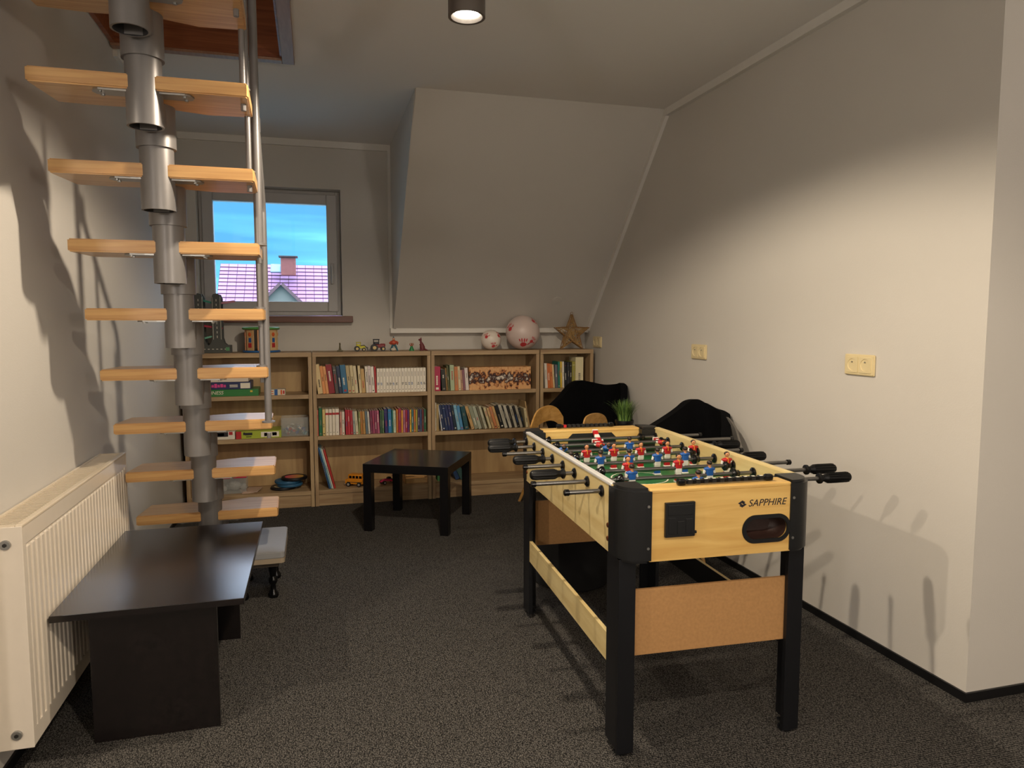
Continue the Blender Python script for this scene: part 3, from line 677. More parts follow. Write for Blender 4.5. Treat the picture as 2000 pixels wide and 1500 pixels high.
# plastic tub of small bricks
def clearmat():
    m = bpy.data.materials.new('clear_plastic'); m.use_nodes = True; n = m.node_tree.nodes; l = m.node_tree.links
    b = n['Principled BSDF']; b.inputs['Base Color'].default_value = lin('#c9cdcb'); b.inputs['Roughness'].default_value = .15
    tr = n.new('ShaderNodeBsdfTransparent'); mx = n.new('ShaderNodeMixShader'); mx.inputs[0].default_value = .22
    l.new(tr.outputs[0], mx.inputs[1]); l.new(b.outputs[0], mx.inputs[2]); l.new(mx.outputs[0], n['Material Output'].inputs[0]); return m
CLEAR = clearmat()
def tub(px0, px1, z, h, label, lidc=None, Y=5.09, name='plastic_box'):
    xa, xb = onY(px0, 800, Y).x, onY(px1, 800, Y).x; w = (xb-xa)/2; t = thing(name, label, 'storage box', ((xa+xb)/2, Y+.07, z))
    mb = MB(); mb.box(-w, w, -.07, -.068, 0.001, h); mb.box(-w, w, .068, .07, 0.001, h); mb.box(-w, -w+.002, -.068, .068, 0.001, h); mb.box(w-.002, w, -.068, .068, 0.001, h); mb.box(-w, w, -.068, .068, 0.001, .003)
    mb.tube([(-w, -.07, h), (w, -.07, h), (w, .07, h), (-w, .07, h)], .003, n=6, closed=True); part('tub', mb, CLEAR, t)
    if lidc:
        mb = MB(); mb.box(-w-.004, w+.004, -.074, .074, h, h+.018, .004); part('lid', mb, lidc, t)
    return t, w
tb, wv = tub(548, 602, ZS2, .125, 'clear plastic tub of small toy bricks on the middle shelf')
cols = ['#c23030', '#e8e4dc', '#3c8c9c', '#2a4a9a', '#d8cfc4', '#9a9a9a']
for k in range(46):
    q = MB(); x = random.uniform(-wv+.02, wv-.02); y = random.uniform(-.045, .045); zz = .012+.06*random.random()*(1-abs(x)/wv*.5)
    E = Matrix.Translation((0, 0, 0)) @ Euler((random.random()*3, random.random()*3, random.random()*3)).to_matrix().to_4x4()
    s_ = random.uniform(.008, .013); q.box(-s_, s_, -s_*.6, s_*.6, -s_*.4, s_*.4, .001, M=E); q.cyl(E @ Vector((0, 0, s_*.4)), E @ Vector((0, 0, s_*.65)), s_*.35, n=8)
    part('toy_brick', q, mat('brick_'+cols[k % 6][1:], cols[k % 6], .35), tb, loc=(x, y, zz))
tb2, wv = tub(421, 476, ZB, .105, 'clear tub with red lid and grey craft things on bottom shelf', mat('raspberry_lid', '#c8384e', .35))
mb = MB(); mb.sph((0.01, 0, .045), .038, sc=(1.1, 1, .9)); mb.sph((-.06, -.01, .028), .022); mb.sph((.065, .01, .03), .024); mb.sph((-.03, .03, .03), .022)
part('wool_ball', mb, mat('grey_wool', '#a9a7a2', .9, bump=.6, bscale=120), tb2)
mb = MB()
for k, c_ in enumerate(range(3)): mb.box(-.05+.004*k, .05, 0, .13, .0005+.004*k, .004+.004*k, 0, M=Matrix.Rotation(.2-.2*k, 4, 'Z'))
solo('magazine_pile', mb, mat('magazine_paper', '#c2a896', .5, noise=.4, nscale=30), 'thin loose booklets lying beside the red lidded tub', 'magazines', (onY(486, 900, 5.08).x, 5.08, ZB))
# flying discs
def disc(px, z, r, rim, cen, label, tilt=0, Y=5.17):
    t = thing('flying_disc', label, 'frisbee', (onY(px, 940, Y).x, Y, z), 0, 'flying discs on the bottom shelf', rot=(tilt, 0, 0))
    mb = MB(); mb.lathe([(r*.72, .017), (r*.86, .020), (r*.97, .017), (r, .008), (r*.97, 0), (r*.93, .002), (r*.90, .012), (r*.72, .014)], n=40); part('rim', mb, rim, t)
    mb = MB(); mb.lathe([(0, .016), (r*.73, .016), (r*.73, .0145), (0, .0145)], n=40); part('disc_centre', mb, cen, t)
RB = mat('black_rubber', '#101014', .5); BR = mat('blue_rubber', '#2c5f84', .5)
disc(553, ZB+.001, .085, RB, mat('cream_cloth', '#cdb98e', .7), 'black rimmed disc with cream centre, lowest of the stack')
disc(566, ZB+.022, .088, BR, mat('blue_cloth', '#2c6c92', .7), 'blue disc in the stack under the pink one')
disc(562, ZB+.043, .088, BR, mat('blue_cloth', '#2c6c92', .7), 'upper blue disc directly below the pink one')
def grad():
    m = bpy.data.materials.new('pink_yellow_cloth'); m.use_nodes = True; n = m.node_tree.nodes; l = m.node_tree.links; b = n['Principled BSDF']; b.inputs['Roughness'].default_value = .7
    t = n.new('ShaderNodeTexCoord'); sp = n.new('ShaderNodeSeparateXYZ'); r = n.new('ShaderNodeValToRGB'); mr = n.new('ShaderNodeMapRange'); mr.inputs[1].default_value = -.06; mr.inputs[2].default_value = .06
    l.new(t.outputs['Object'], sp.inputs[0]); l.new(sp.outputs[0], mr.inputs[0]); l.new(mr.outputs[0], r.inputs[0]); l.new(r.outputs[0], b.inputs['Base Color'])
    r.color_ramp.elements[0].color = lin('#e0486c'); r.color_ramp.elements[1].color = lin('#d8b050'); return m
disc(575, ZB+.064, .088, RB, grad(), 'black rimmed disc with pink and yellow centre, topmost of the stack')
# yellow toy bus
def wheels(parent, pts, r, w, mt):
    for p in pts:
        mb = MB(); mb.cyl((p[0], p[1]-w/2, p[2]), (p[0], p[1]+w/2, p[2]), r, n=18, bev=r*.12); mb.m = 1; mb.cyl((p[0], p[1]-w/2-.001, p[2]), (p[0], p[1]+w/2+.001, p[2]), r*.5, n=12)
        part('wheel', mb, [RB, mt], parent)
SILV = mat('toy_silver', '#b8b4ae', .4, metal=.4)
bus = thing('toy_bus', 'orange yellow toy bus on the bottom shelf behind the side table', 'toy bus', (onY(696, 940, 5.11).x, 5.11, ZB), math.radians(-28))
OR = mat('toy_orange', '#dc8c1e', .35)
mb = MB(); mb.box(-.055, .06, -.032, .032, .018, .055, .004); mb.box(-.05, .055, -.030, .030, .053, .088, .007); mb.box(-.075, -.052, -.028, .028, .018, .05, .005)
for y in (-.0322, .0322): mb.m = 1; mb.box(-.056, .056, y-.0006, y+.0006, .03, .034)
bb = part('body', mb, [OR, MARKD], bus)
mb = MB()
for k in range(4): mb.box(-.040+.025*k, -.022+.025*k, -.0312, .0312, .060, .078, .001)
mb.box(-.0515, -.049, -.022, .022, .060, .080, .001); part('windows', mb, BGLOSS, bb)
mb = MB(); mb.box(-.080, -.074, -.03, .03, .014, .022, .001); mb.cyl((-.0775, -.02, .034), (-.074, -.02, .034), .006, n=10); mb.cyl((-.0775, .02, .034), (-.074, .02, .034), .006, n=10); part('bumper', mb, SILV, bus)
wheels(bus, [(-.045, -.032, .017), (-.045, .032, .017), (.035, -.032, .017), (.035, .032, .017)], .017, .012, SILV)
# pink racing car
pc = thing('toy_car', 'magenta toy racing car between the legs of the side table', 'toy car', (onY(757, 945, 5.13).x, 5.13, ZB), math.radians(20))
mb = MB(); mb.grid(lambda u, v: Vector((-.06+.12*u, (-.028+.056*v)*(1-.55*(1-u)**2), .012+.026*math.sin(PI*min(1, .15+.85*u))*(1-.6*abs(2*v-1)**2.2))), 14, 10, .004)
mb.box(.045, .06, -.032, .032, .046, .049, .001); mb.box(.05, .055, -.02, -.017, .03, .047); mb.box(.05, .055, .017, .02, .03, .047)
part('body', mb, mat('toy_magenta', '#b0264c', .3), pc)
mb = MB(); mb.sph((.01, 0, .04), .012, sc=(1.6, 1, .8)); part('canopy', mb, BGLOSS, pc)
wheels(pc, [(-.035, -.026, .013), (-.035, .026, .013), (.04, -.032, .015), (.04, .032, .015)], .014, .011, SILV)
# wooden tray toy
wt = thing('wooden_toy_tray', 'open wooden toy crate lying on the bottom shelf behind the side table', 'wooden toy', (onY(815, 940, 5.13).x, 5.13, ZB))
PW = wood('pale_toy_wood', '#c49a60', '#d8b47c', 'x', .5)
mb = MB(); mb.box(-.09, .09, -.04, .10, .001, .008); mb.box(-.09, .09, -.046, -.040, 0.001, .035); mb.box(-.09, .09, .1, .106, 0.001, .07); part('crate', mb, PW, wt)
for sx in (-.093, .087):
    mb = MB(); mb.prism([(-.046, .001), (.106, .001), (.106, .08), (-.02, .08), (-.046, .04)], .006, Matrix(((0, 0, 1, sx), (1, 0, 0, 0), (0, 1, 0, 0), (0, 0, 0, 1)))); part('end_board', mb, PW, wt)
for zz in (.045, .062): mb = MB(); mb.cyl((-.087, -.02, zz), (.087, -.02, zz), .004, n=8); part('dowel', mb, PW, wt)

# ------------------------------------------------------------------ on top of the bookcases
# car ramp
rt = thing('toy_car_ramp', 'wooden zigzag car ramp with dark road shaped towers beside the window', 'toy ramp', (onY(410, 680, 5.15).x, 5.15, ZT))
DG = mat('road_grey', '#41433f', .5); LG = mat('road_line', '#c8c4b4', .5)
def tower(cx): return [(cx-.055, .05), (cx-.040, .065), (cx-.030, .10), (cx-.030, .36), (cx-.02, .385), (cx, .392), (cx+.02, .385), (cx+.030, .36), (cx+.030, .10), (cx+.040, .065), (cx+.055, .05)]
prof = [(-.135, 0), (.135, 0), (.135, .05)]+tower(.055)[::-1]+tower(-.055)[::-1]+[(-.135, .05)]
prof = [(p[0], p[1]) for p in prof]
for yy, nm in ((-.055, 'front'), (.047, 'rear')):
    mb = MB(); My = Matrix(((1, 0, 0, 0), (0, 0, -1, yy+.008), (0, 1, 0, .001), (0, 0, 0, 1))); mb.prism(prof, .008, My)
    mb.m = 1
    if yy < 0:
        for cx in (-.055, .055):
            for q in range(9): mb.box(cx-.002, cx+.002, yy-.0007, yy+.001, .10+q*.03, .115+q*.03)
            for s_ in (-1, 1): mb.box(cx+s_*.024-.0012, cx+s_*.024+.0012, yy-.0007, yy+.001, .09, .37)
        for q in range(9): mb.box(-.11+q*.026, -.098+q*.026, yy-.0007, yy+.001, .024, .028)
        mb.m = 2; mb.box(-.13, -.112, yy-.0009, yy+.001, .01, .04); mb.m = 3; mb.box(.105, .128, yy-.0009, yy+.001, .015, .038)
    part('side_frame', mb, [DG, LG, mat('yellow_print'), mat('sign_green', '#4f8a5c', .5)], rt)
TG = mat('ramp_teal', '#2a8a74', .4); TP = mat('ramp_pink', '#c8889a', .4); TR = mat('ramp_red', '#a81f3c', .4); TM = mat('ramp_mint', '#6aa88e', .4)
for (x0, z0, x1, z1, mt) in ((-.175, .385, .075, .315, TG), (.14, .285, -.08, .225, TP), (-.145, .195, .08, .16, TR), (.07, .125, -.085, .085, TM), (.165, .345, .07, .33, TP)):
    L = math.hypot(x1-x0, z1-z0); a = math.atan2(z1-z0, x1-x0)
    mb = MB(); mb.box(0, L, -.03, .03, -.004, .0, .001); mb.box(0, L, -.034, -.030, -.004, .008); mb.box(0, L, .030, .034, -.004, .008)
    part('ramp', mb, mt, rt, loc=(x0, 0, z0), rot=(0, -a, 0))
# animal stool drum
dr = thing('activity_drum', 'round wooden activity toy with green lid and blue base under window', 'toy', (onY(511, 684, 5.16).x, 5.16, ZT), math.radians(12))
mb = MB(); mb.lathe([(0, .172), (.115, .172), (.122, .166), (.122, .158), (.115, .153), (0, .153)], n=40); part('lid', mb, mat('lid_green', '#4f8c3c', .4), dr)
mb = MB(); mb.lathe([(0, .014), (.118, .014), (.122, .010), (.122, .003), (.118, .001), (0, .001)], n=40); part('base', mb, mat('base_blue', '#2b5f98', .4), dr)
pcol = ['#c8a070', '#c98d62', '#d0b080', '#b8985c', '#c9b25a', '#bfae86']
for k in range(8):
    a = 2*PI*k/8-.9; mb = MB(); M_ = Matrix.Rotation(a, 4, 'Z') @ Matrix.Translation((0, -.10, .014))
    mb.box(-.028, .028, -.005, .005, 0, .139, .001, M=M_); mb.m = 1; mb.box(-.014, .014, -.0065, -.004, .02, .05, M=M_); mb.m = 2; mb.box(-.010, .012, -.0065, -.004, .055, .085, M=M_)
    mb.m = 3; mb.sph((0, -.006, .108), .014, n=10, sc=(1, .25, 1), M=M_)
    part('panel', mb, [mat('panel_'+pcol[k % 6][1:], pcol[k % 6], .5), MARKR, MARKB, mat('orange_print')], dr)
# small figures
def topx(px, Y=5.12): return onY(px, 684, Y).x
f1 = MB(); f1.box(-.020, .020, -.012, .012, 0, .010, .003); f1.lathe([(0, .010), (.010, .010), (.006, .03), (.0045, .045), (.007, .048), (.003, .052), (0, .062)], n=14); f1.sph((0, 0, .056), .006, n=10)
solo('small_figurine', f1, mat('olive_figurine', '#5a5238', .5, noise=.3, nscale=80), 'tiny dark olive trophy-like figurine, leftmost of the small toys', 'figurine', (topx(664), 5.12, ZT), group='little toys on the bookcase')
def tractor(px, s, body, dark, label, loader):
    t = thing('toy_tractor', label, 'toy tractor', (topx(px), 5.13, ZT), 0, 'little toys on the bookcase'); t.scale = (s, s, s)
    mb = MB(); mb.box(-.02, .045, -.016, .016, .022, .044, .005); mb.box(.018, .05, -.013, .013, .026, .047, .004); part('body', mb, body, t)
    mb = MB()
    for x in (-.022, .010):
        for y in (-.015, .015): mb.cyl((x, y, .042), (x, y, .072), .0018, n=6)
    mb.box(-.027, .015, -.019, .019, .070, .076, .003); mb.box(-.02, .008, -.013, .013, .044, .058, .003); part('cab', mb, dark, t)
    wheels(t, [(-.018, -.022, .022), (-.018, .022, .022)], .022, .012, mat('wheel_cream', '#cdb478', .5))
    wheels(t, [(.036, -.020, .015), (.036, .020, .015)], .015, .010, mat('wheel_cream'))
    if loader:
        mb = MB(); mb.tube([(.01, -.015, .045), (.04, -.015, .05), (.068, -.015, .02)], .003, n=6); mb.tube([(.01, .015, .045), (.04, .015, .05), (.068, .015, .02)], .003, n=6)
        mb.prism([(.062, .004), (.092, .004), (.092, .012), (.070, .012), (.070, .034), (.062, .034)], .05, Matrix(((1, 0, 0, 0), (0, 0, -1, .025), (0, 1, 0, 0), (0, 0, 0, 1)))); part('loader', mb, mat('toy_grey', '#4c4a48', .5), t)
tractor(702, .85, mat('toy_yellow', '#c8c02a', .4), mat('toy_yellow'), 'small yellow toy loader with a front bucket', True)
tractor(737, 1.12, mat('toy_maroon', '#7c1f24', .4), mat('toy_dark', '#1b1f2c', .4), 'dark red and black toy tractor, largest of the little vehicles', False)
f = MB()
f.tube([(-.020, 0, 0), (-.012, 0, .028), (-.004, 0, .045)], [.006, .007, .009]); f.tube([(.028, 0, 0), (.018, 0, .026), (.006, 0, .045)], [.005, .007, .009])
f.m = 1; f.sph((0, 0, .060), .018, sc=(1.2, .8, 1)); f.tube([(-.016, 0, .068), (-.028, -.005, .056), (-.018, -.015, .05)], .006); f.tube([(.016, 0, .068), (.030, 0, .060), (.024, -.01, .048)], .006)
f.m = 2; f.sph((0, -.002, .084), .0095); f.m = 0; f.cyl((0, 0, .088), (0, 0, .103), .007, .002, n=8); f.m = 3; f.sph((-.004, -.014, .012), .013, sc=(1.4, 1, .8))
solo('small_figurine', f, [mat('fig_teal', '#2f5f6c', .5), mat('fig_red', '#b4482e', .5), mat('fig_skin', '#c89070', .6), mat('fig_pale', '#cfc4b4', .5)], 'red and teal toy figure with spread legs and pointed hat', 'figurine', (topx(769), 5.12, ZT), group='little toys on the bookcase')
f = MB(); f.lathe([(0, 0), (.019, 0), (.018, .008), (.011, .022), (.007, .034), (0, .036)], n=18); f.m = 1; f.sph((0, 0, .036), .008, sc=(1, .8, 1.1)); f.tube([(-.006, 0, .036), (-.013, 0, .044), (-.010, 0, .054)], .003); f.tube([(.006, 0, .036), (.013, 0, .044), (.010, 0, .054)], .003); f.sph((0, 0, .049), .0065)
solo('small_figurine', f, [mat('fig_green', '#2a7a44', .5), mat('fig_brown', '#9c5c44', .6)], 'tiny figurine in a green dress with raised arms', 'figurine', (topx(804), 5.12, ZT), group='little toys on the bookcase')
f = MB(); f.tube([(0, 0, .008), (0, 0, .025), (-.004, 0, .045), (-.010, 0, .062), (-.013, 0, .074)], [.018, .020, .014, .008, .007]); f.sph((-.016, -.002, .078), .009, sc=(1.4, .9, .9))
f.tube([(-.012, -.003, .082), (-.016, -.004, .096)], [.004, .001]); f.tube([(-.008, .003, .082), (-.004, .004, .096)], [.004, .001])
f.tube([(.012, 0, .012), (.026, 0, .006), (.040, 0, .004)], [.009, .006, .003]); f.box(-.018, .008, -.012, .012, 0, .008, .003); f.tube([(-.010, -.006, .05), (-.022, -.006, .042)], .0035)
solo('small_figurine', f, mat('fig_maroon', '#6c2a2e', .5), 'dark maroon toy kangaroo, rightmost of the small toys', 'figurine', (topx(825), 5.12, ZT), group='little toys on the bookcase')
# painted balls
HANDR = mat('red_hand_paint', '#c23a3e', .5)
def hand_on(c, r, az, el, roll, s):
    """a handprint wrapped on the globe: palm, four fingers, thumb"""
    mb = MB(); n = Vector((math.cos(el)*math.sin(az), -math.cos(el)*math.cos(az), math.sin(el)))
    up = Vector((0, 0, 1)); e1 = up.cross(n).normalized(); e2 = n.cross(e1); cr, sr = math.cos(roll), math.sin(roll); a = e1*cr+e2*sr; b = -e1*sr+e2*cr
    def P(x, y, k=1.006):
        d = (n+a*(x*s/r)+b*(y*s/r)).normalized(); return Vector(c)+d*r*k
    def blob(cx, cy, rx, ry, ang=0):
        o = len(mb.v); N = 10; mb.v.append(tuple(P(cx, cy, 1.010)))
        for k in range(N):
            t = 2*PI*k/N; x, y = rx*math.cos(t), ry*math.sin(t); ca, sa = math.cos(ang), math.sin(ang); j = 1+random.uniform(-.12, .12)
            mb.v.append(tuple(P(cx+(x*ca-y*sa)*j, cy+(x*sa+y*ca)*j)))
        for k in range(N): mb.f.append([o, o+1+k, o+1+(k+1) % N]); mb.mi.append(0); mb.sm.append(True)
    blob(0, -.1, .42, .38); blob(.3, -.05, .15, .2)
    for fx, fl, an in ((-.38, .42, .35), (-.14, .55, .1), (.12, .55, -.1), (.36, .45, -.35)): blob(fx*1.25, .62, .09, fl*.6, an)
    blob(.72, -.02, .10, .30, -1.0)
    return mb
def ball(px, pyc, rpx, label, hands, gcol):
    Y = 5.13; p = onY(px, pyc, Y); r = rpx/276.; t = thing('painted_globe', label, 'ball', (p.x, Y, ZT), 0, 'white globes with red handprints')
    mb = MB(); bm = bmesh.new(); bmesh.ops.create_uvsphere(bm, u_segments=40, v_segments=26, radius=r); mb.take(bm, Matrix.Translation((0, 0, r)), True)
    part('globe', mb, gcol, t)
    for az, el, ro, s in hands: part('handprint', hand_on((0, 0, r), r, az, el, ro, s*r), HANDR, t, 'red painted handprint')
GLB = mat('milky_globe', '#e0d4c8', .35, noise=.05, nscale=9)
ball(959, 664, 20.5, 'smaller white globe with red handprints beside the large one', [(-.75, .35, .4, .42), (.75, .45, -.5, .46), (.05, -.62, .1, .46)], GLB)
ball(1021, 651, 35, 'large milky white globe with red handprints on the bookcase', [(-1.15, .25, .7, .34), (-.25, -.72, .0, .46), (.35, -.5, -.6, .3), (.7, .75, -.9, .3)], mat('milky_pink_globe', '#d4c0b8', .35, noise=.05, nscale=9))
# wicker star
sr = thing('wicker_star', 'brown wicker star standing on the narrow bookcase in the corner', 'decoration', (onY(1116, 684, 5.12).x, 5.12, ZT))
WK = mat('wicker', '#8a6438', .6, noise=.25, nscale=60); zc = .118; R_ = .142
sp = []
for k in range(10):
    a = PI/2+k*PI/5; q = R_ if k % 2 == 0 else R_*.42; sp.append((q*math.cos(a), zc+q*math.sin(a)*1.0))
zmin = min(p[1] for p in sp); sp = [(p[0], p[1]-zmin+.004) for p in sp]
mb = MB()
for yy in (-.02, .02):
    mb.tube([(p[0], yy, p[1]) for p in sp], .0032, n=6, closed=True)
    idx5 = [0, 4, 8, 2, 6]
    for i in range(5): a, b = sp[idx5[i]], sp[idx5[(i+1) % 5]]; mb.tube([(a[0], yy, a[1]), (b[0], yy, b[1])], .0026, n=6)
for p in sp: mb.tube([(p[0], -.02, p[1]), (p[0], .02, p[1])], .002, n=5)
mb.tube([(sp[0][0]+.01*math.cos(t*.6), 0, sp[0][1]+.006+.012*math.sin(t*.6)) for t in range(11)], .0015, n=5)
part('star_frame', mb, WK, sr)
mb = MB(); rnd = random.Random(3)
for q in range(190):
    k = rnd.randrange(5); tip = sp[2*k]; l_, r_ = sp[(2*k-1) % 10], sp[(2*k+1) % 10]; cx_, cz_ = 0, sum(p[1] for p in sp)/10
    t1, t2 = rnd.random(), rnd.random()
    A = (tip[0]*(1-t1)+l_[0]*t1, tip[1]*(1-t1)+l_[1]*t1); B = (r_[0]*t2+(tip[0])*(1-t2), r_[1]*t2+tip[1]*(1-t2))
    if rnd.random() < .4: B = (cx_+rnd.uniform(-.03, .03), cz_+rnd.uniform(-.03, .03))
    mid = ((A[0]+B[0])/2+rnd.uniform(-.006, .006), (A[1]+B[1])/2+rnd.uniform(-.006, .006))
    mb.tube([(A[0], rnd.uniform(-.02, .02), A[1]), (mid[0], rnd.uniform(-.024, .024), mid[1]), (B[0], rnd.uniform(-.02, .02), B[1])], .0019, n=4, cap=False)
o = part('wicker_strands', mb, mat('wicker_light', '#b08c54', .6), sr); o['kind'] = 'stuff'

# ================================================================== SOCKETS, COVER PLATE
SK = mat('cream_switch_plastic', '#dccb9f', .3)
def sock(y, z, label):
    t = thing('double_socket', label, 'socket', (XR, y, z), math.radians(-90), 'double wall sockets')   # local +x runs towards the camera
    mb = MB(); mb.prism(rounded_rect(.158, .082, .006), .010, Matrix(((1, 0, 0, 0), (0, 0, -1, -.0005), (0, 1, 0, 0), (0, 0, 0, 1))), bev=.003); fp = part('faceplate', mb, SK, t)
    for sx in (-1, 1):
        mb = MB(); Mi = Matrix(((1, 0, 0, sx*.0345), (0, 0, -1, -.0103), (0, 1, 0, 0), (0, 0, 0, 1)))
        n = 24; mb.prism(rounded_rect(.062, .062, .003), .003, Mi, holes=[[(.024*math.cos(2*PI*k/n), .024*math.sin(2*PI*k/n)) for k in range(n)]])
        mb.lathe([(.024, .003), (.022, -.004), (0, -.004)], n=24, M=Mi)
        mb.m = 1
        for hx in (-.0095, .0095): mb.cyl(Mi @ Vector((hx, 0, -.0038)), Mi @ Vector((hx, 0, -.0030)), .003, n=10)
        mb.m = 2; mb.cyl(Mi @ Vector((0, .011, -.004)), Mi @ Vector((0, .011, .004)), .0028, n=10)
        part('socket_insert', mb, [SK, MARKD, ZINC], t)
sock(2.352, 1.10, 'cream double wall socket on right wall, the one nearest the camera')
sock(3.576, 1.102, 'cream double wall socket in the middle of the right wall')
sock(5.063, 1.116, 'cream double wall socket beside the wicker star')
# fix socket facing: they sit on the wall that faces left
p = onY(1087, 588, 5.2)
dd = ray(1087, 588); k_ = None
nrm = Vector((0, -(CEIL-1.222), -(5.27-4.0))).normalized(); t_ = (Vector((0, 4.0, CEIL))-CAMP).dot(nrm)/dd.dot(nrm); q = CAMP+dd*t_
mb = MB(); mb.lathe([(0, .004), (.033, .004), (.036, .0035), (.037, .003), (.038, .0045), (.041, .0045), (.042, .0005)], n=36)
solo('cover_plate', mb, WALL, 'round wall coloured cover plate on the sloping ceiling above the star', 'cover plate', q+nrm*.0002, nrm.to_track_quat('Z', 'Y').to_euler())

# ================================================================== FOOSBALL TABLE
TA = math.radians(-2.3)
FT = thing('foosball_table', 'foosball table in light wood with black legs, red and blue players', 'foosball table', (1.145, 2.375, 0), TA)
HU, HV = .303, .592; ZTT, ZBB = .802, .595
# side aprons
for sx in (-1, 1):
    a, b = sorted((sx*HU, sx*(HU-.02))); mb = MB(); mb.box(a, b, -HV+.09, HV-.09, ZBB, ZTT-.002, .001); ap = part('side_apron', mb, BEECHV, FT)
    mb = MB(); a, b = sorted((sx*(HU+.002), sx*(HU-.018))); mb.box(a, b, -HV+.095, HV-.095, ZTT-.008, ZTT+.003, .003); part('metal_edge' if sx < 0 else 'top_edge', mb, mat('bright_aluminium', '#ecebe8', .25, metal=.3) if sx < 0 else BEECHV, ap)
    for v in (-.475, -.475, .475, .475): pass
    for vv, zz in ((-.478, .635), (-.478, .675), (.478, .635), (.478, .675)):
        m2 = MB(); m2.cyl((sx*(HU), vv, zz), (sx*(HU+.004), vv, zz), .0075, n=14, bev=.001); part('bolt', m2, mat('copper_bolt', '#7c4a30', .35, metal=.7), ap)
# end aprons with ball return and coin plate holes (front)
def endapron(sv, holes):
    mb = MB()
    M_ = Matrix(((1, 0, 0, 0), (0, 0, -1, sv*HV if sv < 0 else HV), (0, 1, 0, 0), (0, 0, 0, 1)))
    if sv < 0: M_ = Matrix(((1, 0, 0, 0), (0, 0, -1, -HV+.02), (0, 1, 0, 0), (0, 0, 0, 1)))
    mb.prism([(-HU+.08, ZBB), (HU-.08, ZBB), (HU-.08, ZTT-.012), (-HU+.08, ZTT-.012)], .02, M_, holes=holes)
    v0, v1 = sorted((sv*HV, sv*(HV-.072))); mb.box(-HU+.08, HU-.08, v0, v1, ZTT-.014, ZTT, .005, 3)
    return part('end_apron', mb, BEECH, FT)
def oval(cx, cz, w, h, n=10): return rounded_rect(w, h, h/2-.0005, n, cx, cz)
fa = endapron(-1, [oval(.143, .668, .142, .068)]); ba = endapron(1, [])
mb = MB(); mb.box(-HU+.08, HU-.08, HV-.072, HV-.06, .695, ZTT-.012); part('goal_wall', mb, BEECH, FT)
mb = MB(); mb.box(-HU+.08, HU-.08, -HV+.06, -HV+.072, .695, ZTT-.012); part('goal_wall', mb, BEECH, FT)
for s_ in (1, -1):
    mb = MB(); Mg = Matrix(((1, 0, 0, 0), (0, 0, -1, s_*(HV-.0728)+ (.0007 if s_ > 0 else .0015)), (0, 1, 0, 0), (0, 0, 0, 1)))
    mb.prism([(-.11, .70), (.11, .70), (.11, .765), (.09, .785), (-.09, .785), (-.11, .765)], .0015, Mg); part('goal', mb, mat('goal_black', '#070707', .6), FT)
mb = MB(); Mo = Matrix(((1, 0, 0, 0), (0, 0, -1, -HV), (0, 1, 0, 0), (0, 0, 0, 1)))
mb.prism(oval(.143, .668, .158, .084), .004, Mo, holes=[oval(.143, .668, .132, .060)], bev=.0012); rg = part('ball_return', mb, BPLAS, fa)
mb = MB()
def cupf(u, v):
    a = 2*PI*u; P = oval(.143, .668, .136, .064); i = int(u*len(P)) % len(P); s = 1-.35*v**3; return Vector((.143+(P[i][0]-.143)*s, -HV+.006+.05*v, .668+(P[i][1]-.668)*s))
PN = len(oval(0, 0, .1, .05)); mb.grid(cupf, PN, 6); mb.box(.143-.06, .143+.06, -HV+.055, -HV+.058, .642, .694); part('cup', mb, mat('return_brown', '#33201a', .5), rg)
# black goal plate
gx, gz = -.135, .714
mb = MB()
GPX = 1.16; mb.box(gx-.039, gx+.039, -HV-.010, -HV, gz-.046, gz+.046, .0012); mb.box(gx-.033, gx+.033, -HV-.0115, -HV-.009, gz+.012, gz+.040, .001)
mb.box(gx-.031, gx-.012, -HV-.0115, -HV-.009, gz-.038, gz+.006, .001); mb.box(gx-.008, gx+.010, -HV-.0115, -HV-.009, gz-.038, gz-.004, .001); mb.box(gx+.014, gx+.032, -HV-.0115, -HV-.009, gz-.038, gz+.002, .001)
mb.cyl((gx+.040, -HV-.006, gz-.036), (gx+.044, -HV-.006, gz-.036), .004, n=8); mb.cyl((gx-.035, -HV-.0115, gz-.038), (gx-.035, -HV-.009, gz-.038), .003, n=8)
mb.v = [(gx+(v[0]-gx)*GPX, v[1], gz+(v[2]-gz)*1.08) for v in mb.v]
part('goal_plate', mb, BPLAS, fa)
lt = link('lettering', text_mesh('SAPPHIRE', .0285, .28, .0004, 1.02), fa, (.143, -HV-.0006, .745), (PI/2, 0, 0)); lt.data.materials.clear(); lt.data.materials.append(MARKD)
mb = MB()
S1 = [(-.0115, 0.0015), (.0005, .0105), (.0065, .006), (.001, .0018), (.0105, -.0042), (.0045, -.0088), (.0045, -.0045), (-.0005, -.0010), (-.0052, .0025)]
S1 = [(-.012, .002), (0, .0105), (.0075, .0055), (.0025, .0018), (-.0008, .0040), (-.0035, .0020), (.012, -.0085*.2), (.0, -.0002), (-.004, -.001)]
for s_ in (1, -1):   # two interlocking chevrons
    pts = [(-.012, .0025), (0, .0105), (.0085, .0050), (.0035, .0012), (.0, .0036), (-.0035, .0012), (.0025, -.0030), (-.0015, -.0058)]
    mb.prism([(x*s_, z*s_) for x, z in pts], .0004, Matrix(((1.15, 0, 0, .063), (0, 0, -1, -HV-.0001), (0, 1, 0, .745), (0, 0, 0, 1))))
part('emblem', mb, MARKD, fa)
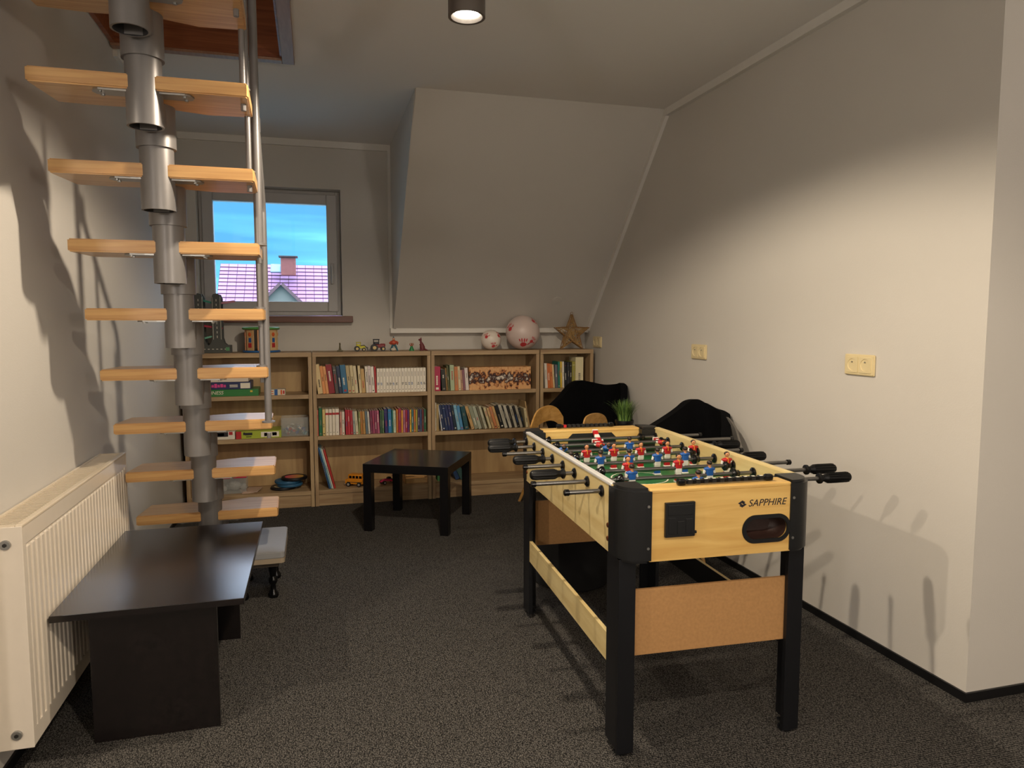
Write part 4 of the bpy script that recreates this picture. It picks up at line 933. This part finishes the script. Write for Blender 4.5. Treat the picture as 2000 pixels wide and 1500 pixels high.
# corner caps
def capshape(n=10, w=.084, d=.104, r=.07):
    P = [(w, 0)]; P = [(w, -.004), (w, d), (0, d)]
    P = [(-.004, d), (w, d), (w, -.004)] + [( -.004+r-r*math.sin(PI/2*k/n), -.004+r-r*math.cos(PI/2*k/n)) for k in range(n+1)]
    return P
for su in (-1, 1):
    for sv in (-1, 1):
        mb = MB(); pts = [(su*(-HU+x)*-1*-1 if False else su*(HU-x)*1.0, sv*(HV-y)) for x, y in capshape()]
        mb.prism(pts, .216, Matrix.Translation((0, 0, .590)), bev=.009, smooth=True)
        cp = part('corner_cap', mb, BPLAS, FT)
        for zz in (.635, .755):
            m2 = MB(); m2.cyl((su*(HU-.074), sv*(HV+.0035), zz), (su*(HU-.074), sv*(HV+.0055), zz), .004, n=10); part('screw', m2, ZINC, cp)
        # L shaped leg
        mb = MB(); a, b = sorted((su*(HU-.004), su*(HU-.020))); c0, c1 = sorted((sv*.553, sv*.460)); mb.box(a, b, c0, c1, .018, .594, .001)
        a, b = sorted((su*(HU-.004), su*(HU-.056))); c0, c1 = sorted((sv*.555, sv*.539)); mb.box(a, b, c0, c1, .012, .594, .001)
        lg = part('leg', mb, mat('black_laminate', '#0e0f13', .4, spec=.45), FT)
        m2 = MB(); m2.cyl((su*(HU-.03), sv*.525, 0), (su*(HU-.03), sv*.525, .010), .022, n=20, bev=.003); m2.cyl((su*(HU-.03), sv*.525, .01), (su*(HU-.03), sv*.525, .03), .006, n=10); m2.box(su*(HU-.03)-.02, su*(HU-.03)+.02, sv*.525-.014, sv*.525+.014, .026, .032); part('foot', m2, BPLAS, lg)
# stretchers
for sv in (-1, 1):
    mb = MB(); a, b = sorted((sv*.538, sv*.526)); mb.box(-HU+.05, HU-.05, a, b, .298, .495, .001); part('end_panel', mb, MDF, FT, 'raw brown hardboard panel')
for su in (-1, 1):
    mb = MB(); a, b = sorted((su*(HU-.006), su*(HU-.019))); mb.m = 0; mb.box(a, b, -.460, .460, .252, .340, .0008); mb.m = 1; a, b = sorted((su*(HU-.0192), su*(HU-.020))); mb.box(a, b, -.46, .46, .252, .340); part('side_stretcher', mb, [BEECHV, BLK], FT)
# cabinet floor and field
mb = MB(); mb.box(-HU+.02, HU-.02, -HV+.02, HV-.02, ZBB+.004, ZBB+.012); part('cabinet_floor', mb, MDF, FT)
mb = MB(); mb.box(-HU+.0205, HU-.0205, -HV+.072, HV-.072, .690, .697); fld = part('playfield', mb, mat('field_green', '#1f6b3a', .35, noise=.1, nscale=6), FT)
mb = MB(); zf = .6974
def ringf(cx, cy, r, t, a0=0, a1=2*PI, n=40):
    o = len(mb.v)
    for k in range(n+1):
        a = a0+(a1-a0)*k/n
        mb.v.append((cx+r*math.cos(a), cy+r*math.sin(a), zf)); mb.v.append((cx+(r+t)*math.cos(a), cy+(r+t)*math.sin(a), zf))
    for k in range(n): mb.f.append([o+2*k, o+2*k+1, o+2*k+3, o+2*k+2]); mb.mi.append(0); mb.sm.append(False)
ringf(0, 0, .10, .005); mb.box(-.28, .28, -.0025, .0025, .6971, .6974)
for s_ in (-1, 1):
    mb.box(-.16, .16, s_*.37-.0025, s_*.37+.0025, .6971, .6974)
    for q in (-.16, .16): a, b = sorted((s_*.37, s_*.515)); mb.box(q-.0025, q+.0025, a, b, .6971, .6974)
part('field_lines', mb, MARKL, fld)
# players (figure hangs on its rod at the waist; local origin on the rod axis, faces -y)
SKIN = mat('player_skin', '#c98a60', .5); HAIR = mat('player_hair', '#231712', .5); WHT = mat('player_white', '#e0dcd4', .4)
RED = mat('player_red', '#b01c22', .35); BLU = mat('player_blue', '#1f55a0', .35); YEL = mat('player_yellow', '#dca030', .4)
def player_mesh(c, nm):
    b = MB()
    b.m = 0; b.prism(rounded_rect(.022, .015, .005, 4), .026, Matrix.Translation((0, 0, -.002)), bev=.001)
    b.sph((0, 0, .021), .013, n=12, sc=(1.15, .72, .55)); b.sph((-.0115, 0, .020), .0062, n=10); b.sph((.0115, 0, .020), .0062, n=10)
    b.m = 1
    for s_ in (-1, 1): b.tube([(s_*.0135, 0, .018), (s_*.0165, 0, .008), (s_*.0150, -.001, -.004)], [.0042, .0036, .0032], n=8)
    b.prism(rounded_rect(.021, .014, .004, 4), .016, Matrix.Translation((0, 0, -.016)), bev=.001)
    b.m = 0; b.box(-.0088, .0088, -.0065, .0065, -.047, -.022, .001); b.m = 1; b.box(-.0085, .0085, -.0058, .0058, -.026, -.016, .001); b.box(-.011, .011, -.0095, .0085, -.051, -.045, .0018)
    b.m = 2; b.cyl((0, 0, .024), (0, 0, .032), .0042, n=8); b.sph((0, -.001, .039), .0078, n=12, sc=(.95, 1, 1.12)); b.sph((0, -.0088, .0385), .0016, n=6)
    b.m = 3; b.sph((0, .0012, .0415), .0082, n=12, sc=(1.02, .98, .95)); b.box(-.0045, -.002, -.0092, -.0078, .0405, .0415); b.box(.002, .0045, -.0092, -.0078, .0405, .0415)
    b.m = 4; b.lathe([(.0075, .0255), (.0052, .0275)], n=12); b.box(-.001, .001, -.0096, -.008, .012, .024)
    b.v = [(v[0]*1.16, v[1]*1.12, v[2]) for v in b.v]
    return b.mesh(nm, [c, WHT, SKIN, HAIR, YEL])
PR, PB = player_mesh(RED, 'player_red'), player_mesh(BLU, 'player_blue')
hm = MB()
hm.lathe([(0, 0), (.012, 0), (.0170, .003), (.0170, .009), (.011, .015), (.0115, .024), (.0148, .030), (.0152, .036), (.0156, .100), (.0150, .110), (.0125, .117), (.007, .120), (0, .121)], n=28)
for k in range(12):
    a = 2*PI*k/12; hm.tube([(.0152*math.cos(a), .0152*math.sin(a), .034), (.0160*math.cos(a), .0160*math.sin(a), .040), (.0160*math.cos(a), .0160*math.sin(a), .102), (.0142*math.cos(a), .0142*math.sin(a), .113)], .0019, n=5)
HANDLE = hm.mesh('handle', mat('handle_plastic', '#060607', .45, spec=.3))
cm_ = MB(); cm_.cyl((0, 0, 0), (0, 0, .016), .0098, n=18, bev=.002); CAPM = cm_.mesh('end_cap', BGLOSS)
bmz = MB(); bmz.lathe([(0, 0), (.014, 0), (.0185, .004), (.0185, .010), (.012, .018), (.0115, .026), (0, .026)], n=20); BUMP = bmz.mesh('bumper', BGLOSS)
bz = MB(); bz.lathe([(0, 0), (.0175, 0), (.0175, .004), (.011, .009), (0, .009)], n=20); BEAR = bz.mesh('bearing', BGLOSS)
ZR = .765
rods = [  # v, colour, side of the handle, left tip, right tip, players (u, tilt)
    (-.425, 'b', 1, -.421, .545, [(.010, 0)]),
    (-.295, 'b', 1, -.488, .589, [(-.155, 0), (.119, 0)]),
    (-.165, 'r', -1, -.451, .509, [(-.115, 0), (.072, 0), (.257, 0)]),
    (-.035, 'b', 1, -.448, .485, [(-.276, 0), (-.166, 0), (-.056, 0), (.053, 0), (.162, 0)]),
    (.095, 'r', -1, -.447, .474, [(-.173, 0), (-.065, 0), (.044, 0), (.153, 0), (.262, 0)]),
    (.225, 'b', 1, -.464, .531, [(-.23, 55), (-.047, 55), (.052, 0)]),
    (.355, 'r', -1, -.488, .585, [(-.03, 95), (.245, 92)]),
    (.480, 'r', -1, -.464, .500, [(.012, 125)])]
AX = Matrix.Rotation(PI/2, 4, 'Y')
CH2 = mat('rod_steel', '#7d7b78', .3, metal=.9)
for (v, cc, hs_, ul, ur, pls) in rods:
    mb = MB(); mb.cyl((ul+.01, 0, 0), (ur-.01, 0, 0), .0068, n=16); r0 = part('rod', mb, CH2, FT, loc=(0, v, ZR))
    hp = (ur-.112) if hs_ > 0 else (ul+.112)
    link('handle', HANDLE, r0, (hp, 0, 0), (0, hs_*PI/2, 0))
    link('end_cap', CAPM, r0, (ul+.014, 0, 0) if hs_ > 0 else (ur-.014, 0, 0), (0, -hs_*PI/2, 0))
    for s_ in (-1, 1):
        link('bearing', BEAR, r0, (s_*(HU+.001), 0, 0), (0, s_*PI/2, 0)); link('bearing', BEAR, r0, (s_*(HU-.021), 0, 0), (0, -s_*PI/2, 0))
        um = max(abs(p_[0]) for p_ in pls if p_[0]*s_ >= 0) if any(p_[0]*s_ >= 0 for p_ in pls) else .1
        link('bumper', BUMP, r0, (s_*min(.243, um+.03 if um > .12 else .20), 0, 0), (0, s_*PI/2, 0))
    for (u, tl) in pls:
        link('player', PR if cc == 'r' else PB, r0, (u, 0, 0), (math.radians(tl), 0, 0 if cc == 'r' else 0) if cc == 'r' else (math.radians(-tl), 0, PI))
# score sliders
def score(u0, u1, v, red):
    mb = MB(); mb.box(u0, u1, v-.0065, v+.0065, ZTT+.003, ZTT+.015, .002)
    for u in (u0, u1): mb.box(u-.013, u+.013, v-.010, v+.010, ZTT+.0003, ZTT+.020, .006)
    sc_ = part('score_bar', mb, BGLOSS, FT)
    for k in range(10):
        u = u0+.026+(u1-u0-.052)*k/9; m2 = MB(); m2.box(u-.0065, u+.0065, v-.0075, v+.0075, ZTT+.0035, ZTT+.0165, .001); m2.m = 1; m2.box(u-.0045, u+.0045, v-.0075, v+.001, ZTT+.0165, ZTT+.0169)
        part('score_slider', m2, [RED if red and k == 0 else BPLAS, MARKL if not red else BPLAS], sc_)
score(-.115, .165, -HV+.032, False); score(-.135, .105, HV-.02, True)

# ================================================================== ARMCHAIRS
def strip_wall(st, zb, th, xmax, off=0):
    """closed curved back built from stations (x, y, ztop)"""
    P = [Vector((x, y, zt)) for x, y, zt in st]
    # resample smoothly
    def cr(p0, p1, p2, p3, t): return .5*((2*p1)+(-p0+p2)*t+(2*p0-5*p1+4*p2-p3)*t*t+(-p0+3*p1-3*p2+p3)*t**3)
    Q = []
    for i in range(len(P)-1):
        p0, p1, p2, p3 = P[max(i-1, 0)], P[i], P[i+1], P[min(i+2, len(P)-1)]
        for k in range(6): Q.append(cr(p0, p1, p2, p3, k/6))
    Q.append(P[-1]); N = len(Q)-1
    cx = sum(q.x for q in Q)/len(Q); cy = min(q.y for q in Q)-.25
    def f(u, v):
        q = Q[min(N, int(round(u*N)))]; zz = zb+(q.z-zb)*v; sh = (1-v)**1.5
        d = Vector((cx-q.x, cy-q.y, 0)).normalized(); bulge = math.sin(PI*v)*.02
        return Vector((q.x, q.y, zz))+d*(sh*.16+off+bulge*0)
    mb = MB(); mb.grid(f, N, 12, th); mb.v = [(min(v[0], xmax), v[1], v[2]) for v in mb.v]; return mb
def ribbon(pts, w0, w1, th, mb=None, widthdir=(0, 1, 0)):
    mb = mb or MB(); P = [Vector(p) for p in pts]; N = len(P)-1; wd = Vector(widthdir).normalized()
    def f(u, v):
        i = min(N-1, int(u*N)); t = u*N-i; p0, p1, p2, p3 = P[max(i-1, 0)], P[i], P[i+1], P[min(i+2, N)]
        p = .5*((2*p1)+(-p0+p2)*t+(2*p0-5*p1+4*p2-p3)*t*t+(-p0+3*p1-3*p2+p3)*t**3)
        w = w0+(w1-w0)*u; return p+wd*w*(v-.5)
    mb.grid(f, N*6, 3, th); return mb
def armchair(base, st, shell, seatc, seatr, arms, legs, label):
    o = Vector(base); t = thing('armchair', label, 'armchair', base, 0, 'velvet shell armchairs')
    R = lambda p: (p[0]-o.x, p[1]-o.y, p[2]-o.z)
    part('backrest', strip_wall([R(s) for s in st], .40, .045, 2.062-o.x), VELVET, t)
    part('shell', strip_wall([R(s) for s in shell], .36, .010, 2.072-o.x), GREYSH, t, 'dark grey outer shell')
    mb = MB(); mb.sph(R(seatc), 1, n=28, sc=seatr); part('seat', mb, VELVET, t)
    for a in arms: part('armrest', ribbon([R(p) for p in a[0]], a[1], a[2], .010, widthdir=a[3]), PLY, t, 'bent plywood armrest')
    for a, b in legs:
        mb = MB(); mb.tube([R(a), R(b)], [.014, .010], n=10); part('leg', mb, PLY, t)
def S(px, py, Y): p = onY(px, py, Y); return (p.x, p.y, p.z)
armchair((1.66, 4.45, 0),
         [S(1072, 800, 4.38), S(1098, 775, 4.50), S(1118, 752, 4.60), S(1132, 743, 4.66), S(1150, 745, 4.70), S(1180, 751, 4.70), S(1202, 750, 4.64), S(1212, 749, 4.54), S(1212, 772, 4.40), S(1212, 805, 4.26)],
         [S(1090, 806, 4.50), S(1120, 780, 4.66), S(1150, 765, 4.75), S(1190, 765, 4.74), S(1214, 758, 4.62), S(1219, 766, 4.50), S(1220, 790, 4.38), S(1219, 815, 4.26)],
         (1.62, 4.40, .40), (.27, .27, .10),
         [([S(1036, 846, 4.06), S(1045, 822, 4.08), S(1056, 811, 4.12), S(1074, 806, 4.16), S(1088, 812, 4.19), S(1099, 828, 4.22)], .09, .11, (.15, .3, -1)),
          ([S(1137, 842, 4.04), S(1142, 828, 4.05), S(1154, 821, 4.08), S(1170, 820, 4.12), S(1180, 827, 4.16), S(1185, 840, 4.18)], .09, .09, (.05, .25, -1))],
         [((1.47, 4.62, .36), (1.385, 4.80, .0)), ((1.85, 4.62, .36), (1.93, 4.80, 0)), ((1.53, 4.24, .36), (1.485, 4.08, 0)), ((1.85, 4.22, .36), (1.93, 4.08, 0))],
         'black velvet armchair with bent plywood arms, in front of the narrow bookcase')
armchair((1.80, 3.32, 0),
         [S(1262, 842, 3.16), S(1285, 828, 3.24), S(1310, 812, 3.32), S(1335, 794, 3.38), S(1350, 782, 3.42), S(1364, 780, 3.43), S(1380, 788, 3.42), S(1396, 797, 3.36), S(1407, 804, 3.28), S(1409, 822, 3.20), S(1408, 850, 3.12)],
         [S(1320, 830, 3.40), S(1350, 806, 3.46), S(1380, 800, 3.45), S(1402, 806, 3.36), S(1420, 816, 3.20), S(1434, 834, 3.10), S(1441, 856, 3.03), S(1447, 880, 2.98), S(1448, 910, 2.94)],
         (1.78, 3.25, .38), (.23, .24, .09),
         [],
         [((1.84, 3.20, .34), (1.88, 3.127, .0)), ((1.66, 3.20, .34), (1.585, 3.10, 0)), ((1.68, 3.42, .34), (1.60, 3.56, 0)), ((1.90, 3.42, .34), (1.97, 3.56, 0))],
         'black velvet armchair pushed against the right wall behind the foosball table')

# black pouf seen under the far end of the table
pf = MB(); pf.lathe([(0, 0.001), (.165, 0.001), (.18, .012), (.185, .10), (.185, .30), (.175, .345), (.14, .36), (0, .362)], n=40)
solo('pouf', pf, mat('black_fabric', '#08080a', .9), 'round black pouf on the carpet behind the far end of the foosball table', 'pouf', (1.20, 3.235, 0))

# potted grass on a little black stand between the armchairs
px_, py_ = 1.79, 3.93
pz = onY(1228, 820, py_).z-.115
stn = thing('plant_stand', 'small round black plant stand between the two armchairs', 'plant stand', (px_, py_, 0))
mb = MB(); mb.lathe([(0, pz-.02), (.11, pz-.02), (.115, pz-.012), (.11, pz), (0, pz)], n=36); part('stand_top', mb, BPLAS, stn)
for k in range(3):
    a = 2*PI*k/3+.5; mb = MB(); mb.tube([(.05*math.cos(a), .05*math.sin(a), pz-.02), (.10*math.cos(a), .10*math.sin(a), 0)], .008, n=8); part('leg', mb, BPLAS, stn)
pt = thing('potted_grass', 'artificial green grass in a small black pot on the stand', 'potted plant', (px_, py_, pz))
mb = MB(); mb.lathe([(0, 0), (.038, 0), (.052, .10), (.056, .10), (.056, .115), (.050, .115), (.048, .10), (0, .10)], n=28); part('pot', mb, BPLAS, pt)
mb = MB(); rg_ = random.Random(5)
for k in range(420):
    a = rg_.random()*2*PI; r0 = .04*math.sqrt(rg_.random()); L = rg_.uniform(.09, .15); ln = rg_.uniform(.05, .75)*(.4+r0/.04*.6)
    if k % 40 == 0: ln = 1.1; L = .16
    x, y = r0*math.cos(a), r0*math.sin(a); a2 = a+rg_.uniform(-.4, .4); side = Vector((-math.sin(a2), math.cos(a2), 0)); o = len(mb.v)
    for q in range(5):
        t = q/4; b_ = ln*t*t*1.0; p = Vector((x+math.cos(a2)*L*b_*.8, y+math.sin(a2)*L*b_*.8, .10+L*t*(1-.25*ln*t))); w_ = .003*(1-t*.9)
        mb.v.append(tuple(p-side*w_)); mb.v.append(tuple(p+side*w_))
    for q in range(4): mb.f.append([o+2*q, o+2*q+1, o+2*q+3, o+2*q+2]); mb.mi.append(k % 3); mb.sm.append(True)
gr = part('grass_blades', mb, [mat('grass_a', '#4c6e30', .5), mat('grass_b', '#7a9a4c', .5), mat('grass_c', '#3a5626', .5)], pt); gr['kind'] = 'stuff'
